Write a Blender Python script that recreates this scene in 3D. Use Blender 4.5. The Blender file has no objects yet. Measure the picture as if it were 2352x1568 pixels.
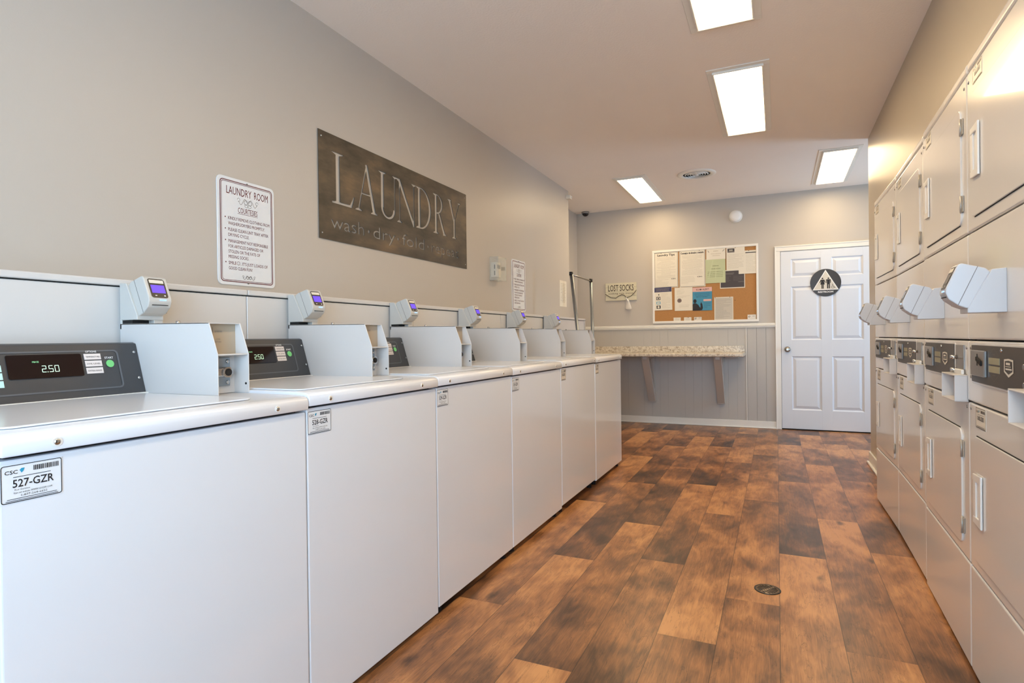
import bpy, bmesh, math, random
from mathutils import Vector, Matrix
random.seed(7)
PI=math.pi
C=bpy.context.scene.collection
sc=bpy.context.scene

# ------------------------------------------------------------ camera
cam=bpy.data.cameras.new('camera'); cam_o=bpy.data.objects.new('camera',cam); C.objects.link(cam_o)
cam.sensor_fit='HORIZONTAL'; cam.sensor_width=36.0; cam.lens=1332.78/2352*36; cam.clip_start=.02
_a,_b,_r=[math.radians(v) for v in (24.5517,-.3036,.729)]
_f=Vector((-math.sin(_a)*math.cos(_b),math.cos(_a)*math.cos(_b),math.sin(_b)))
_rt=Vector((math.cos(_a),math.sin(_a),0)); _up=_rt.cross(_f)
_R=_rt*math.cos(_r)-_up*math.sin(_r); _U=_rt*math.sin(_r)+_up*math.cos(_r)
cam_o.matrix_world=Matrix(((_R.x,_U.x,-_f.x,0),(_R.y,_U.y,-_f.y,0),(_R.z,_U.z,-_f.z,1.0833),(0,0,0,1)))
sc.camera=cam_o

# ------------------------------------------------------------ world, daylight, exposure
EXPO=1.0; SKY=8.4; LAMP=8.8
w=bpy.data.worlds.new('world'); sc.world=w; w.use_nodes=True
bg=w.node_tree.nodes['Background']; bg.inputs[0].default_value=(.49,.72,.96,1); bg.inputs[1].default_value=SKY
def portal(name,loc,rot,sx,sy):
    l=bpy.data.lights.new(name,'AREA'); l.shape='RECTANGLE'; l.size=sx; l.size_y=sy; l.cycles.is_portal=True
    o=bpy.data.objects.new(name,l); C.objects.link(o); o.location=loc; o.rotation_euler=rot
portal('daylight_near',(.05,-1.72,1.35),(-PI/2,0,PI),1.5,2.1)      # faces +Y, into the room
portal('added_daylight_side',(.73,-.85,1.5),(0,PI/2,0),.9,1.0)        # faces -X; portal of the added side opening that lights the washer fronts
portal('daylight_alcove',(2.55,6.45,1.35),(0,PI/2,0),1.5,.8)     # faces -X
sc.view_settings.view_transform='Standard'; sc.view_settings.look='None'
sc.view_settings.exposure=EXPO; sc.view_settings.gamma=1.0; sc.view_settings.use_curve_mapping=False
try:
    sc.cycles.max_bounces=10; sc.cycles.diffuse_bounces=6; sc.cycles.glossy_bounces=5; sc.cycles.transparent_max_bounces=8
    sc.cycles.caustics_reflective=False; sc.cycles.caustics_refractive=False; sc.cycles.sample_clamp_indirect=6
    sc.cycles.use_denoising=True
except Exception: pass

# ------------------------------------------------------------ materials
def lin(c):
    return tuple(((v/255)/12.92 if v/255<=.04045 else (((v/255)+.055)/1.055)**2.4) for v in c)+(1,)
MATS={}
def mat(name,rgb,rough=.5,metal=0,var=.03,scale=6,bump=0,bscale=200,coat=0,emit=None,es=0,spec=.5,trans=0,alpha=1):
    if name in MATS: return MATS[name]
    m=bpy.data.materials.new(name); m.use_nodes=True; nt=m.node_tree; n=nt.nodes; l=nt.links
    p=n['Principled BSDF']; col=lin(rgb)
    tc=n.new('ShaderNodeTexCoord')
    if var>0:
        no=n.new('ShaderNodeTexNoise'); no.inputs['Scale'].default_value=scale; no.inputs['Detail'].default_value=3
        l.new(tc.outputs['Object'],no.inputs['Vector'])
        mr=n.new('ShaderNodeMapRange'); mr.inputs['To Min'].default_value=1-var; mr.inputs['To Max'].default_value=1+var
        l.new(no.outputs['Fac'],mr.inputs['Value'])
        mx=n.new('ShaderNodeVectorMath'); mx.operation='SCALE'; mx.inputs[0].default_value=col[:3]
        l.new(mr.outputs[0],mx.inputs['Scale']); l.new(mx.outputs[0],p.inputs['Base Color'])
    else: p.inputs['Base Color'].default_value=col
    if bump>0:
        nb=n.new('ShaderNodeTexNoise'); nb.inputs['Scale'].default_value=bscale; nb.inputs['Detail'].default_value=2
        l.new(tc.outputs['Object'],nb.inputs['Vector'])
        b=n.new('ShaderNodeBump'); b.inputs['Strength'].default_value=bump; b.inputs['Distance'].default_value=.002
        l.new(nb.outputs['Fac'],b.inputs['Height']); l.new(b.outputs[0],p.inputs['Normal'])
    p.inputs['Roughness'].default_value=rough; p.inputs['Metallic'].default_value=metal
    p.inputs['Specular IOR Level'].default_value=spec
    p.inputs['Coat Weight'].default_value=coat; p.inputs['Coat Roughness'].default_value=.045
    if emit: p.inputs['Emission Color'].default_value=lin(emit); p.inputs['Emission Strength'].default_value=es
    if trans: p.inputs['Transmission Weight'].default_value=trans
    if alpha<1: p.inputs['Alpha'].default_value=alpha
    MATS[name]=m; return m
M=dict(
 wall=mat('greige_paint',(190,183,174),.42,var=.015,scale=1.5,bump=.12,bscale=160),
 wallr=mat('greige_eggshell_paint',(186,176,160),.36,var=.015,scale=1.5,bump=.08,bscale=120,spec=.3),
 wains=mat('greige_panel_paint',(184,180,174),.4,var=.02,scale=3),
 ceil=mat('ceiling_paint',(243,235,228),.85,var=.02,scale=2,bump=.5,bscale=90),
 trim=mat('white_trim_paint',(232,229,222),.35,var=.01),
 door=mat('white_door_paint',(216,221,230),.38,var=.01),
 washer=mat('white_enamel',(223,227,233),.16,var=.008,coat=.5),
 top=mat('white_enamel_top',(224,227,233),.25,var=.008,coat=.25,spec=.35),
 box=mat('white_powder_coat',(208,204,201),.35,var=.008),
 chase=mat('white_laminate_panel',(208,206,204),.3,var=.01),
 cream=mat('dryer_enamel',(220,216,211),.2,var=.01,scale=2,coat=.42,spec=.3),
 creamh=mat('dryer_handle_plastic',(228,226,222),.3,var=.01),
 reader=mat('reader_grey_plastic',(197,195,190),.38,var=.01),
 readerw=mat('reader_white_metal',(200,203,208),.35,var=.01),
 char=mat('charcoal_panel',(62,62,64),.38,var=.06,scale=20,bump=.05,bscale=400),
 brown=mat('dark_brown_panel',(70,63,58),.4,var=.05,scale=20),
 black=mat('black_plastic',(18,18,20),.3,var=.02),
 gap=mat('dark_gap',(25,22,20),.8,var=.02),
 glassblk=mat('display_window',(26,14,14),.12,var=.02),
 chrome=mat('chrome',(200,200,200),.18,1,var=.02),
 steel=mat('galvanised_steel',(150,156,160),.35,1,var=.08,scale=40),
 nickel=mat('satin_nickel',(165,158,148),.3,1,var=.03),
 grey=mat('light_grey_plate',(150,145,140),.3,.6,var=.03),
 button=mat('button_grey',(222,212,208),.5,var=.01),
 green=mat('start_button_green',(120,205,125),.45,var=.02),
 ink=mat('black_ink',(30,28,32),.6,var=.02),
 inkgrey=mat('grey_ink',(120,116,112),.6,var=.02),
 inklight=mat('pale_ink',(165,158,145),.6,var=.02),
 white=mat('white_ink',(240,240,240),.5,var=.01),
 maroon=mat('maroon_ink',(105,38,42),.5,var=.02),
 teal=mat('teal_ink',(45,150,185),.5,var=.03),
 navy=mat('navy_ink',(62,64,98),.6,var=.03),
 paper=mat('paper',(226,220,206),.75,var=.015),
 papergreen=mat('green_paper',(190,198,160),.7,var=.02),
 paperdark=mat('charcoal_print',(72,66,68),.6,var=.04),
 paperblue=mat('blue_print',(66,140,172),.6,var=.04),
 paperpink=mat('pink_print',(222,178,170),.6,var=.03),
 tan=mat('tan_label',(176,160,138),.4,var=.02),
 signw=mat('white_sign_enamel',(226,229,232),.25,var=.01),
 signwarm=mat('cream_sign_enamel',(222,214,200),.35,var=.01),
 beige=mat('beige_label',(158,152,125),.5,var=.03),
 dimline=mat('dim_line',(105,98,90),.5,var=.02),
 digit=mat('lit_digit',(190,230,195),.5,var=0,emit=(190,225,195),es=.42),
 digitdim=mat('lit_caption',(120,180,130),.5,var=0,emit=(110,180,130),es=.3),
 screen=mat('violet_screen',(70,40,190),.3,var=0,emit=(88,60,235),es=.5),
 led=mat('blue_led',(120,170,255),.3,var=0,emit=(120,170,255),es=1.2),
 rubber=mat('black_rubber',(22,22,22),.7,var=.02),
 rope=mat('twine',(92,78,60),.9,var=.1,scale=60),
 sock=mat('white_sock_knit',(212,206,198),.9,var=.03,bump=.3,bscale=300),
 clear=mat('clear_acrylic',(225,225,215),.08,var=0,alpha=.22),
)
def cork():
    m=mat('cork',(176,128,78),.9,var=.22,scale=160,bump=.2,bscale=260); return m
M['cork']=cork()
# sign steel: blotchy brown black patina
def patina():
    m=bpy.data.materials.new('patina_steel'); m.use_nodes=True; nt=m.node_tree; n=nt.nodes; l=nt.links; p=n['Principled BSDF']
    tc=n.new('ShaderNodeTexCoord'); mp=n.new('ShaderNodeMapping'); mp.inputs['Scale'].default_value=(1.2,1,3.2)
    no=n.new('ShaderNodeTexNoise'); no.inputs['Scale'].default_value=2.3; no.inputs['Detail'].default_value=6; no.inputs['Roughness'].default_value=.6
    cr=n.new('ShaderNodeValToRGB'); e=cr.color_ramp.elements
    e[0].position=.34; e[0].color=lin((52,48,44)); e[1].position=.72; e[1].color=lin((122,102,80))
    x=cr.color_ramp.elements.new(.52); x.color=lin((84,76,66))
    l.new(tc.outputs['Object'],mp.inputs['Vector']); l.new(mp.outputs[0],no.inputs['Vector']); l.new(no.outputs['Fac'],cr.inputs[0])
    l.new(cr.outputs[0],p.inputs['Base Color']); p.inputs['Roughness'].default_value=.42; p.inputs['Metallic'].default_value=.35
    return m
M['patina']=patina()
def granite():
    m=bpy.data.materials.new('speckled_laminate'); m.use_nodes=True; nt=m.node_tree; n=nt.nodes; l=nt.links; p=n['Principled BSDF']
    tc=n.new('ShaderNodeTexCoord')
    n1=n.new('ShaderNodeTexNoise'); n1.inputs['Scale'].default_value=38; n1.inputs['Detail'].default_value=6; n1.inputs['Distortion'].default_value=.8
    n2=n.new('ShaderNodeTexNoise'); n2.inputs['Scale'].default_value=75; n2.inputs['Detail'].default_value=3
    for k in (n1,n2): l.new(tc.outputs['Object'],k.inputs['Vector'])
    c1=n.new('ShaderNodeValToRGB'); e=c1.color_ramp.elements
    e[0].position=.30; e[0].color=lin((158,140,118)); e[1].position=.56; e[1].color=lin((220,211,194))
    c2=n.new('ShaderNodeValToRGB'); e=c2.color_ramp.elements
    e[0].position=.27; e[0].color=(.2,.15,.12,1); e[1].position=.37; e[1].color=(1,1,1,1)
    l.new(n1.outputs['Fac'],c1.inputs[0]); l.new(n2.outputs['Fac'],c2.inputs[0])
    mx=n.new('ShaderNodeMix'); mx.data_type='RGBA'; mx.blend_type='MULTIPLY'; mx.inputs['Factor'].default_value=1
    l.new(c1.outputs[0],mx.inputs['A']); l.new(c2.outputs[0],mx.inputs['B']); l.new(mx.outputs['Result'],p.inputs['Base Color'])
    p.inputs['Roughness'].default_value=.2
    return m
M['granite']=granite()
def boards():
    m=mat('whitewashed_board',(208,202,178),.7,var=.1,scale=14); return m
M['boards']=boards()
def planks():
    m=bpy.data.materials.new('vinyl_plank'); m.use_nodes=True; nt=m.node_tree; n=nt.nodes; l=nt.links; p=n['Principled BSDF']
    uv=n.new('ShaderNodeUVMap'); uv.uv_map='loc'
    at=n.new('ShaderNodeAttribute'); at.attribute_name='plank'
    sx=n.new('ShaderNodeSeparateXYZ'); l.new(uv.outputs[0],sx.inputs[0])
    sa=n.new('ShaderNodeSeparateColor'); l.new(at.outputs['Color'],sa.inputs[0])
    def math_(op,a,b=None,c=None):
        k=n.new('ShaderNodeMath'); k.operation=op
        for i,v in enumerate((a,b,c)):
            if v is None: continue
            if isinstance(v,(int,float)): k.inputs[i].default_value=v
            else: l.new(v,k.inputs[i])
        return k.outputs[0]
    # per plank shifted coordinates
    cb=n.new('ShaderNodeCombineXYZ'); l.new(sx.outputs[0],cb.inputs[0]); l.new(sx.outputs[1],cb.inputs[1]); l.new(math_('MULTIPLY',sa.outputs[0],37.0),cb.inputs[2])
    def noise(scale,sc3,detail,dist=0,rough=.5):
        mp=n.new('ShaderNodeMapping'); mp.inputs['Scale'].default_value=sc3; l.new(cb.outputs[0],mp.inputs[0])
        k=n.new('ShaderNodeTexNoise'); k.inputs['Scale'].default_value=scale; k.inputs['Detail'].default_value=detail
        k.inputs['Distortion'].default_value=dist; k.inputs['Roughness'].default_value=rough
        l.new(mp.outputs[0],k.inputs['Vector']); return k.outputs['Fac']
    blotch=noise(4.2,(1.3,.75,1),2,.5)
    mid=noise(11,(1.4,.45,1),4,1.4)
    grain=noise(60,(1.6,.10,1),5,.7,.65)
    fine=noise(190,(1.2,.07,1),3,.2,.6)
    v=math_('MULTIPLY_ADD',blotch,1.25,-.58)
    v=math_('MULTIPLY_ADD',mid,.6,math_('ADD',v,-.28))
    v=math_('MULTIPLY_ADD',grain,.5,math_('ADD',v,-.24))
    v=math_('MULTIPLY_ADD',fine,.35,math_('ADD',v,-.17))
    v=math_('ADD',v,math_('MULTIPLY_ADD',sa.outputs[1],.26,-.11))
    # gradient along the plank
    gr=math_('MULTIPLY',math_('SUBTRACT',sx.outputs[1],.78),math_('MULTIPLY_ADD',sa.outputs[2],.56,-.28))
    v=math_('ADD',v,gr)
    v=math_('ADD',v,.5)
    cr=n.new('ShaderNodeValToRGB'); e=cr.color_ramp.elements
    e[0].position=.0; e[0].color=lin((54,35,24)); e[1].position=.98; e[1].color=lin((200,143,90))
    for po,cc in ((.24,(82,55,37)),(.47,(120,80,51)),(.68,(158,106,65))):
        x=cr.color_ramp.elements.new(po); x.color=lin(cc)
    l.new(v,cr.inputs[0])
    # knots
    mpk=n.new('ShaderNodeMapping'); mpk.inputs['Scale'].default_value=(1.6,.75,1); l.new(cb.outputs[0],mpk.inputs[0])
    vo=n.new('ShaderNodeTexVoronoi'); vo.inputs['Scale'].default_value=3.6; l.new(mpk.outputs[0],vo.inputs['Vector'])
    kd=math_('ADD',vo.outputs['Distance'],math_('MULTIPLY_ADD',noise(45,(1,.5,1),2,.4),.12,-.06))
    kn=n.new('ShaderNodeMapRange'); kn.inputs['From Min'].default_value=.03; kn.inputs['From Max'].default_value=.14
    kn.inputs['To Min'].default_value=.3; kn.inputs['To Max'].default_value=1; l.new(kd,kn.inputs['Value'])
    # cracks
    ck=noise(7,(2.6,.5,1),6,2.2,.6)
    ckd=math_('ABSOLUTE',math_('SUBTRACT',ck,.42))
    ckm=n.new('ShaderNodeMapRange'); ckm.inputs['From Max'].default_value=.012; ckm.inputs['To Min'].default_value=.5; l.new(ckd,ckm.inputs['Value'])
    # bevel lines
    ex=math_('MINIMUM',sx.outputs[0],math_('SUBTRACT',.205,sx.outputs[0]))
    ln=n.new('ShaderNodeMapRange'); ln.inputs['From Min'].default_value=.0005; ln.inputs['From Max'].default_value=.0022
    ln.inputs['To Min'].default_value=.35; l.new(ex,ln.inputs['Value'])
    f=math_('MULTIPLY',math_('MULTIPLY',kn.outputs[0],ckm.outputs[0]),ln.outputs[0])
    vs=n.new('ShaderNodeVectorMath'); vs.operation='SCALE'; l.new(cr.outputs[0],vs.inputs[0]); l.new(f,vs.inputs['Scale'])
    l.new(vs.outputs[0],p.inputs['Base Color'])
    l.new(math_('MULTIPLY_ADD',grain,.14,.27),p.inputs['Roughness'])
    bu=n.new('ShaderNodeBump'); bu.inputs['Strength'].default_value=.12; bu.inputs['Distance'].default_value=.001
    l.new(math_('ADD',grain,mid),bu.inputs['Height']); l.new(bu.outputs[0],p.inputs['Normal'])
    p.inputs['Specular IOR Level'].default_value=.5
    return m
M['planks']=planks()
def lampmat():
    m=bpy.data.materials.new('lamp_diffuser'); m.use_nodes=True; nt=m.node_tree; n=nt.nodes; l=nt.links; p=n['Principled BSDF']
    p.inputs['Base Color'].default_value=(.8,.78,.7,1); p.inputs['Roughness'].default_value=.4
    tc=n.new('ShaderNodeTexCoord'); no=n.new('ShaderNodeTexNoise'); no.inputs['Scale'].default_value=3
    l.new(tc.outputs['Object'],no.inputs['Vector'])
    mr=n.new('ShaderNodeMapRange'); mr.inputs['To Min'].default_value=LAMP*.8; mr.inputs['To Max'].default_value=LAMP*1.2
    l.new(no.outputs['Fac'],mr.inputs['Value']); l.new(mr.outputs[0],p.inputs['Emission Strength'])
    p.inputs['Emission Color'].default_value=(1,.745,.43,1)
    return m
M['lamp']=lampmat()

# ------------------------------------------------------------ mesh helpers
def NB(): return bmesh.new()
def box(bm,x0,x1,y0,y1,z0,z1,bev=0,seg=2):
    if x1<x0:x0,x1=x1,x0
    if y1<y0:y0,y1=y1,y0
    if z1<z0:z0,z1=z1,z0
    t=bmesh.new(); bmesh.ops.create_cube(t,size=1)
    for v in t.verts: v.co=Vector(((x0+x1)/2+v.co.x*(x1-x0),(y0+y1)/2+v.co.y*(y1-y0),(z0+z1)/2+v.co.z*(z1-z0)))
    if bev>0:
        b=min(bev,.45*min(x1-x0,y1-y0,z1-z0))
        bmesh.ops.bevel(t,geom=list(t.edges),offset=b,segments=seg,affect='EDGES',profile=.5)
    join(bm,t); return bm
def join(bm,t,mtx=None):
    if mtx is not None: bmesh.ops.transform(t,matrix=mtx,verts=t.verts)
    mp={v:bm.verts.new(v.co) for v in t.verts}
    for f in t.faces:
        try: nf=bm.faces.new([mp[v] for v in f.verts]); nf.smooth=f.smooth
        except ValueError: pass
    t.free()
def prism(bm,pts,axis,a0,a1,bev=0,seg=2):
    """pts = 2D outline in the two other axes (in x,y,z order), extruded along axis from a0 to a1"""
    t=bmesh.new()
    def P(p,a): return {'x':(a,p[0],p[1]),'y':(p[0],a,p[1]),'z':(p[0],p[1],a)}[axis]
    A=[t.verts.new(P(p,a0)) for p in pts]; B=[t.verts.new(P(p,a1)) for p in pts]
    t.faces.new(A); t.faces.new(B[::-1])
    for i in range(len(pts)):
        j=(i+1)%len(pts); t.faces.new((A[j],A[i],B[i],B[j]))
    bmesh.ops.recalc_face_normals(t,faces=t.faces)
    if bev>0: bmesh.ops.bevel(t,geom=list(t.edges),offset=bev,segments=seg,affect='EDGES',profile=.5)
    join(bm,t); return bm
def rrect(x0,x1,z0,z1,r,seg=6):
    pts=[]
    for cx,cz,a in ((x1-r,z1-r,0),(x0+r,z1-r,90),(x0+r,z0+r,180),(x1-r,z0+r,270)):
        for k in range(seg+1):
            t=math.radians(a+90*k/seg); pts.append((cx+r*math.cos(t),cz+r*math.sin(t)))
    return pts
def flat(bm,pts,y):
    vs=[bm.verts.new((p[0],y,p[1])) for p in pts]
    f=bm.faces.new(vs); f.normal_update()
    if f.normal.y>0: f.normal_flip()
def rect(bm,x0,x1,z0,z1,y): flat(bm,[(x0,z0),(x1,z0),(x1,z1),(x0,z1)],y)
def ring(bm,outer,inner,y):
    n=len(outer); A=[bm.verts.new((p[0],y,p[1])) for p in outer]; B=[bm.verts.new((p[0],y,p[1])) for p in inner]
    for i in range(n):
        j=(i+1)%n; f=bm.faces.new((A[i],A[j],B[j],B[i])); f.normal_update()
        if f.normal.y>0: f.normal_flip()
def circ(cx,cz,r,n=32,rz=None): return [(cx+r*math.cos(2*PI*k/n),cz+(rz or r)*math.sin(2*PI*k/n)) for k in range(n)]
def cyl(bm,p0,p1,r,r2=None,n=16,smooth=True,caps=True):
    p0=Vector(p0);p1=Vector(p1);d=p1-p0; t=bmesh.new()
    bmesh.ops.create_cone(t,cap_ends=caps,segments=n,radius1=r,radius2=r if r2 is None else r2,depth=d.length)
    for f in t.faces: f.smooth=smooth and len(f.verts)==4
    q=Vector((0,0,1)).rotation_difference(d.normalized()).to_matrix().to_4x4()
    join(bm,t,Matrix.Translation((p0+p1)/2)@q)
def sphere(bm,c,r,sc3=(1,1,1),n=16):
    t=bmesh.new(); bmesh.ops.create_uvsphere(t,u_segments=n,v_segments=n//2+2,radius=r)
    for f in t.faces: f.smooth=True
    join(bm,t,Matrix.Translation(c)@Matrix.Diagonal((*sc3,1)))
def lathe(bm,c,prof,axis='z',n=32):
    """prof: (radius, height) pairs, revolved; axis direction y means towards +y"""
    rows=[]
    for r,hh in prof:
        row=[]
        for k in range(n):
            a=2*PI*k/n; x,y=r*math.cos(a),r*math.sin(a)
            co={'z':(x,y,hh),'y':(x,hh,y),'x':(hh,x,y)}[axis]
            row.append(bm.verts.new(Vector(c)+Vector(co)))
        rows.append(row)
    for a,b in zip(rows,rows[1:]):
        for k in range(n):
            f=bm.faces.new((a[k],a[(k+1)%n],b[(k+1)%n],b[k])); f.smooth=True
    bm.faces.new(rows[0][::-1]); bm.faces.new(rows[-1])
def ribbon(bm,pts,wd,y):
    for a,b in zip(pts,pts[1:]):
        d=Vector((b[0]-a[0],b[1]-a[1]));
        if d.length<1e-7: continue
        nn=Vector((-d.y,d.x)).normalized()*wd/2; e=d.normalized()*wd*.2
        flat(bm,[(a[0]-e.x-nn.x,a[1]-e.y-nn.y),(b[0]+e.x-nn.x,b[1]+e.y-nn.y),(b[0]+e.x+nn.x,b[1]+e.y+nn.y),(a[0]-e.x+nn.x,a[1]-e.y+nn.y)],y)
def tube(bm,pts,r,n=8):
    for a,b in zip(pts,pts[1:]): cyl(bm,a,b,r,n=n)
    for a in pts[1:-1]: sphere(bm,a,r,n=8)
def text(bm,s,x,z,h,w=None,y=-.0008,align='L',bold=0,res=2,extr=0):
    """s drawn in the local front plane, cap height h, squeezed to width w"""
    cu=bpy.data.curves.new('t','FONT'); cu.body=s; cu.resolution_u=res; cu.offset=bold; cu.size=1
    cu.extrude=0
    o=bpy.data.objects.new('t',cu); C.objects.link(o)
    dg=bpy.context.evaluated_depsgraph_get(); ev=o.evaluated_get(dg); me=ev.to_mesh()
    xs=[v.co.x for v in me.vertices]
    if xs:
        x0,x1=min(xs),max(xs); sz=h/.729; sx=sz if w is None else w/(x1-x0)
        off={'L':0,'C':-(x1-x0)*sx/2,'R':-(x1-x0)*sx}[align]
        vs=[bm.verts.new((x+off+(v.co.x-x0)*sx,y,z+v.co.y*sz)) for v in me.vertices]
        for p in me.polygons:
            try:
                f=bm.faces.new([vs[i] for i in p.vertices]); f.normal_update()
                if f.normal.y>0: f.normal_flip()
            except ValueError: pass
    ev.to_mesh_clear(); C.objects.unlink(o); bpy.data.objects.remove(o); bpy.data.curves.remove(cu)
def lines(bm,x0,x1,ztop,zbot,n,y=-.0008,th=.0022,seedv=0,center=False):
    """unreadably small print: thin dashes of words"""
    rd=random.Random(seedv)
    for i in range(n):
        z=ztop-(ztop-zbot)*i/max(1,n-1); L=(x1-x0)*rd.choice((1,.95,.9,.7,.98,.5)); s=x0+((x1-x0-L)/2 if center else 0); x=s
        while x<s+L-.002:
            ww=min(rd.uniform(.006,.02),s+L-x); rect(bm,x,x+ww,z-th/2,z+th/2,y); x+=ww+.0025
def obj(name,bm,m,parent=None,recalc=True):
    me=bpy.data.meshes.new(name); bm.to_mesh(me); bm.free()
    me.materials.append(M[m] if isinstance(m,str) else m)
    o=bpy.data.objects.new(name,me); C.objects.link(o)
    if parent: o.parent=parent
    return o
def thing(name,label,cat,loc=(0,0,0),rz=0,group=None):
    o=bpy.data.objects.new(name,None); o.empty_display_size=.05; C.objects.link(o); o.location=loc; o.rotation_euler=(0,0,rz)
    o['label']=label; o['category']=cat
    if group: o['group']=group
    return o
def tag(o,label,cat,group=None,loc=None,rz=None):
    o['label']=label; o['category']=cat
    if group: o['group']=group
    if loc is not None: o.location=loc
    if rz is not None: o.rotation_euler=(0,0,rz)
    return o
def struct(name,bm,m,parent=None):
    o=obj(name,bm,m,parent)
    if not parent: o['kind']='structure'
    return o

# ------------------------------------------------------------ room shell
H=2.712; XL=-2.1; XR=.706; YB=7.353; YN=-1.75; XA=2.6
def floor():
    bm=bmesh.new(); uvl=bm.loops.layers.uv.new('loc'); cl=bm.loops.layers.float_color.new('plank')
    ph={-1:2.543,0:3.159,1:3.845,2:3.341,-2:2.138,-3:2.83,-4:3.36,-5:2.72,-6:3.70}
    rd=random.Random(11); W=.205; Lp=1.58
    for i in range(-13,14):
        x0=i*W; p=ph.get(i,rd.uniform(0,Lp))
        k0=int(math.floor((YN-.2-p)/Lp)); y=p+k0*Lp
        while y<YB+.15:
            y1=y+Lp; c=(rd.random(),rd.random(),0.12 if i in (-1,-2) else 1.0,1)
            vs=[bm.verts.new((a,b,0)) for a,b in ((x0,y),(x0+W,y),(x0+W,y1),(x0,y1))]
            f=bm.faces.new(vs)
            for lp,(u,v) in zip(f.loops,((0,0),(W,0),(W,Lp),(0,Lp))): lp[uvl].uv=(u,v); lp[cl]=c
            y=y1
    t=bmesh.new()
    o=struct('floor',bm,'planks')
    return o
floor()
bm=NB(); box(bm,-2.5,XA+.1,YN-.1,YB+.1,-.12,-.004); struct('floor_base',bm,'gap').name='floor_slab'
bm=NB(); box(bm,-2.55,XA+.15,YN-.15,YB+.15,H,H+.1); struct('ceiling',bm,'ceil')
bm=NB(); box(bm,XL-.3,XL,YN,6.155,0,H); struct('wall_left',bm,'wall')
bm=NB(); box(bm,-2.5,-2.395,6.155,YB+.1,0,H); struct('wall_recess',bm,'wall')
# back wall with door opening
bm=NB(); box(bm,-2.5,.03,YB,YB+.1,0,H); box(bm,.03,.975,YB,YB+.1,2.05,H); box(bm,.975,XA,YB,YB+.1,0,H); struct('wall_back',bm,'wall')
# right wall: opening filled by the dryers
bm=NB(); box(bm,XR,XR+.12,YN,4.46,1.955,H); box(bm,XR,XR+.12,4.46,5.655,0,H); box(bm,XR,XR+.12,-.1,.12,0,1.955); box(bm,XR,XR+.12,YN,-1.35,0,1.955); box(bm,XR,XR+.12,-1.35,-.35,0,1.05); box(bm,XR,XR+.12,-.35,-.1,0,1.955)
struct('wall_right',bm,'wallr')
bm=NB(); box(bm,XR+.12,XA,5.555,5.655,0,H); struct('wall_alcove',bm,'wall')
bm=NB()
for a in ((5.655,YB,0,.6),(5.655,YB,2.1,H),(5.655,6.05,.6,2.1),(6.85,YB,.6,2.1)): box(bm,XA,XA+.1,*a)
struct('wall_far_right',bm,'wall')
bm=NB()
for a in ((XL,-.7,0,H),(.8,XR+.12,0,H),(-.7,.8,2.4,H),(-.7,.8,0,.3)): box(bm,a[0],a[1],YN-.1,YN,a[2],a[3])
struct('wall_near',bm,'wall')
bm=NB()
for a in ((-.7,.8,.3,.36),(-.7,.8,2.34,2.4),(-.7,-.64,.36,2.34),(.74,.8,.36,2.34),(.02,.08,.36,2.34)): box(bm,a[0],a[1],YN-.08,YN-.02,a[2],a[3],.004)
struct('window_1',bm,'trim')
bm=NB()
for a in ((6.05,6.85,.6,.66),(6.05,6.85,2.04,2.1),(6.05,6.11,.66,2.04),(6.79,6.85,.66,2.04)): box(bm,XA+.02,XA+.08,*a,.004)
struct('window_2',bm,'trim')
bm=NB()
for a in ((-1.35,-.35,1.05,1.11),(-1.35,-.35,1.9,1.955),(-1.35,-1.29,1.11,1.9),(-.41,-.35,1.11,1.9)): box(bm,XR+.03,XR+.09,*a,.004)
struct('added_window',bm,'trim')  # unseen side window, added to throw daylight on the washer fronts
# service space behind the dryers
bm=NB(); box(bm,1.45,1.55,.0,5.6,0,H); struct('wall_service',bm,'gap')
bm=NB(); box(bm,XR+.1,1.5,.02,.12,0,H); struct('wall_service_end',bm,'gap')

# skirtings, chair rail, panelling
def skirt(bm,x0,x1,y0,y1): box(bm,x0,x1,y0,y1,0,.084,.004)
bm=NB(); box(bm,-2.395,-.016,YB-.016,YB,0,.085,.004); box(bm,-2.395,-.016,YB-.03,YB-.014,0,.016,.006); struct('baseboard_back',bm,'trim')
bm=NB(); box(bm,XR-.014,XR,4.46,5.668,0,.1,.004); box(bm,XR-.014,XR+.5,5.655,5.669,0,.1,.004)
box(bm,XR-.03,XR-.012,4.46,5.684,0,.018,.006); struct('baseboard_right',bm,'trim')
bm=NB(); box(bm,-2.395,-.016,YB-.022,YB,1.175,1.19,.004); box(bm,-2.395,-.016,YB-.03,YB,1.19,1.205,.005); box(bm,-2.395,-.016,YB-.02,YB,1.205,1.224,.005); struct('trim_1',bm,'trim')
bm=NB(); x=-.33; rd=random.Random(3)
while x>-2.39:
    ww=rd.choice((.1,.1,.1,.2)); x0=max(-2.394,x-ww); box(bm,x0+.0003,x-.0003,YB-.008,YB,.085,1.176,.0006,1); x-=ww
x=-.32
while x<-.02:
    x1=min(-.017,x+.101); box(bm,x+.001,x1-.001,YB-.008,YB,.085,1.176,.002,1); x=x1
struct('trim_2',bm,'wains')
bm=NB(); box(bm,-.334,-.325,YB-.013,YB,.085,1.176,.003); struct('trim_3',bm,'trim')
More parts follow.
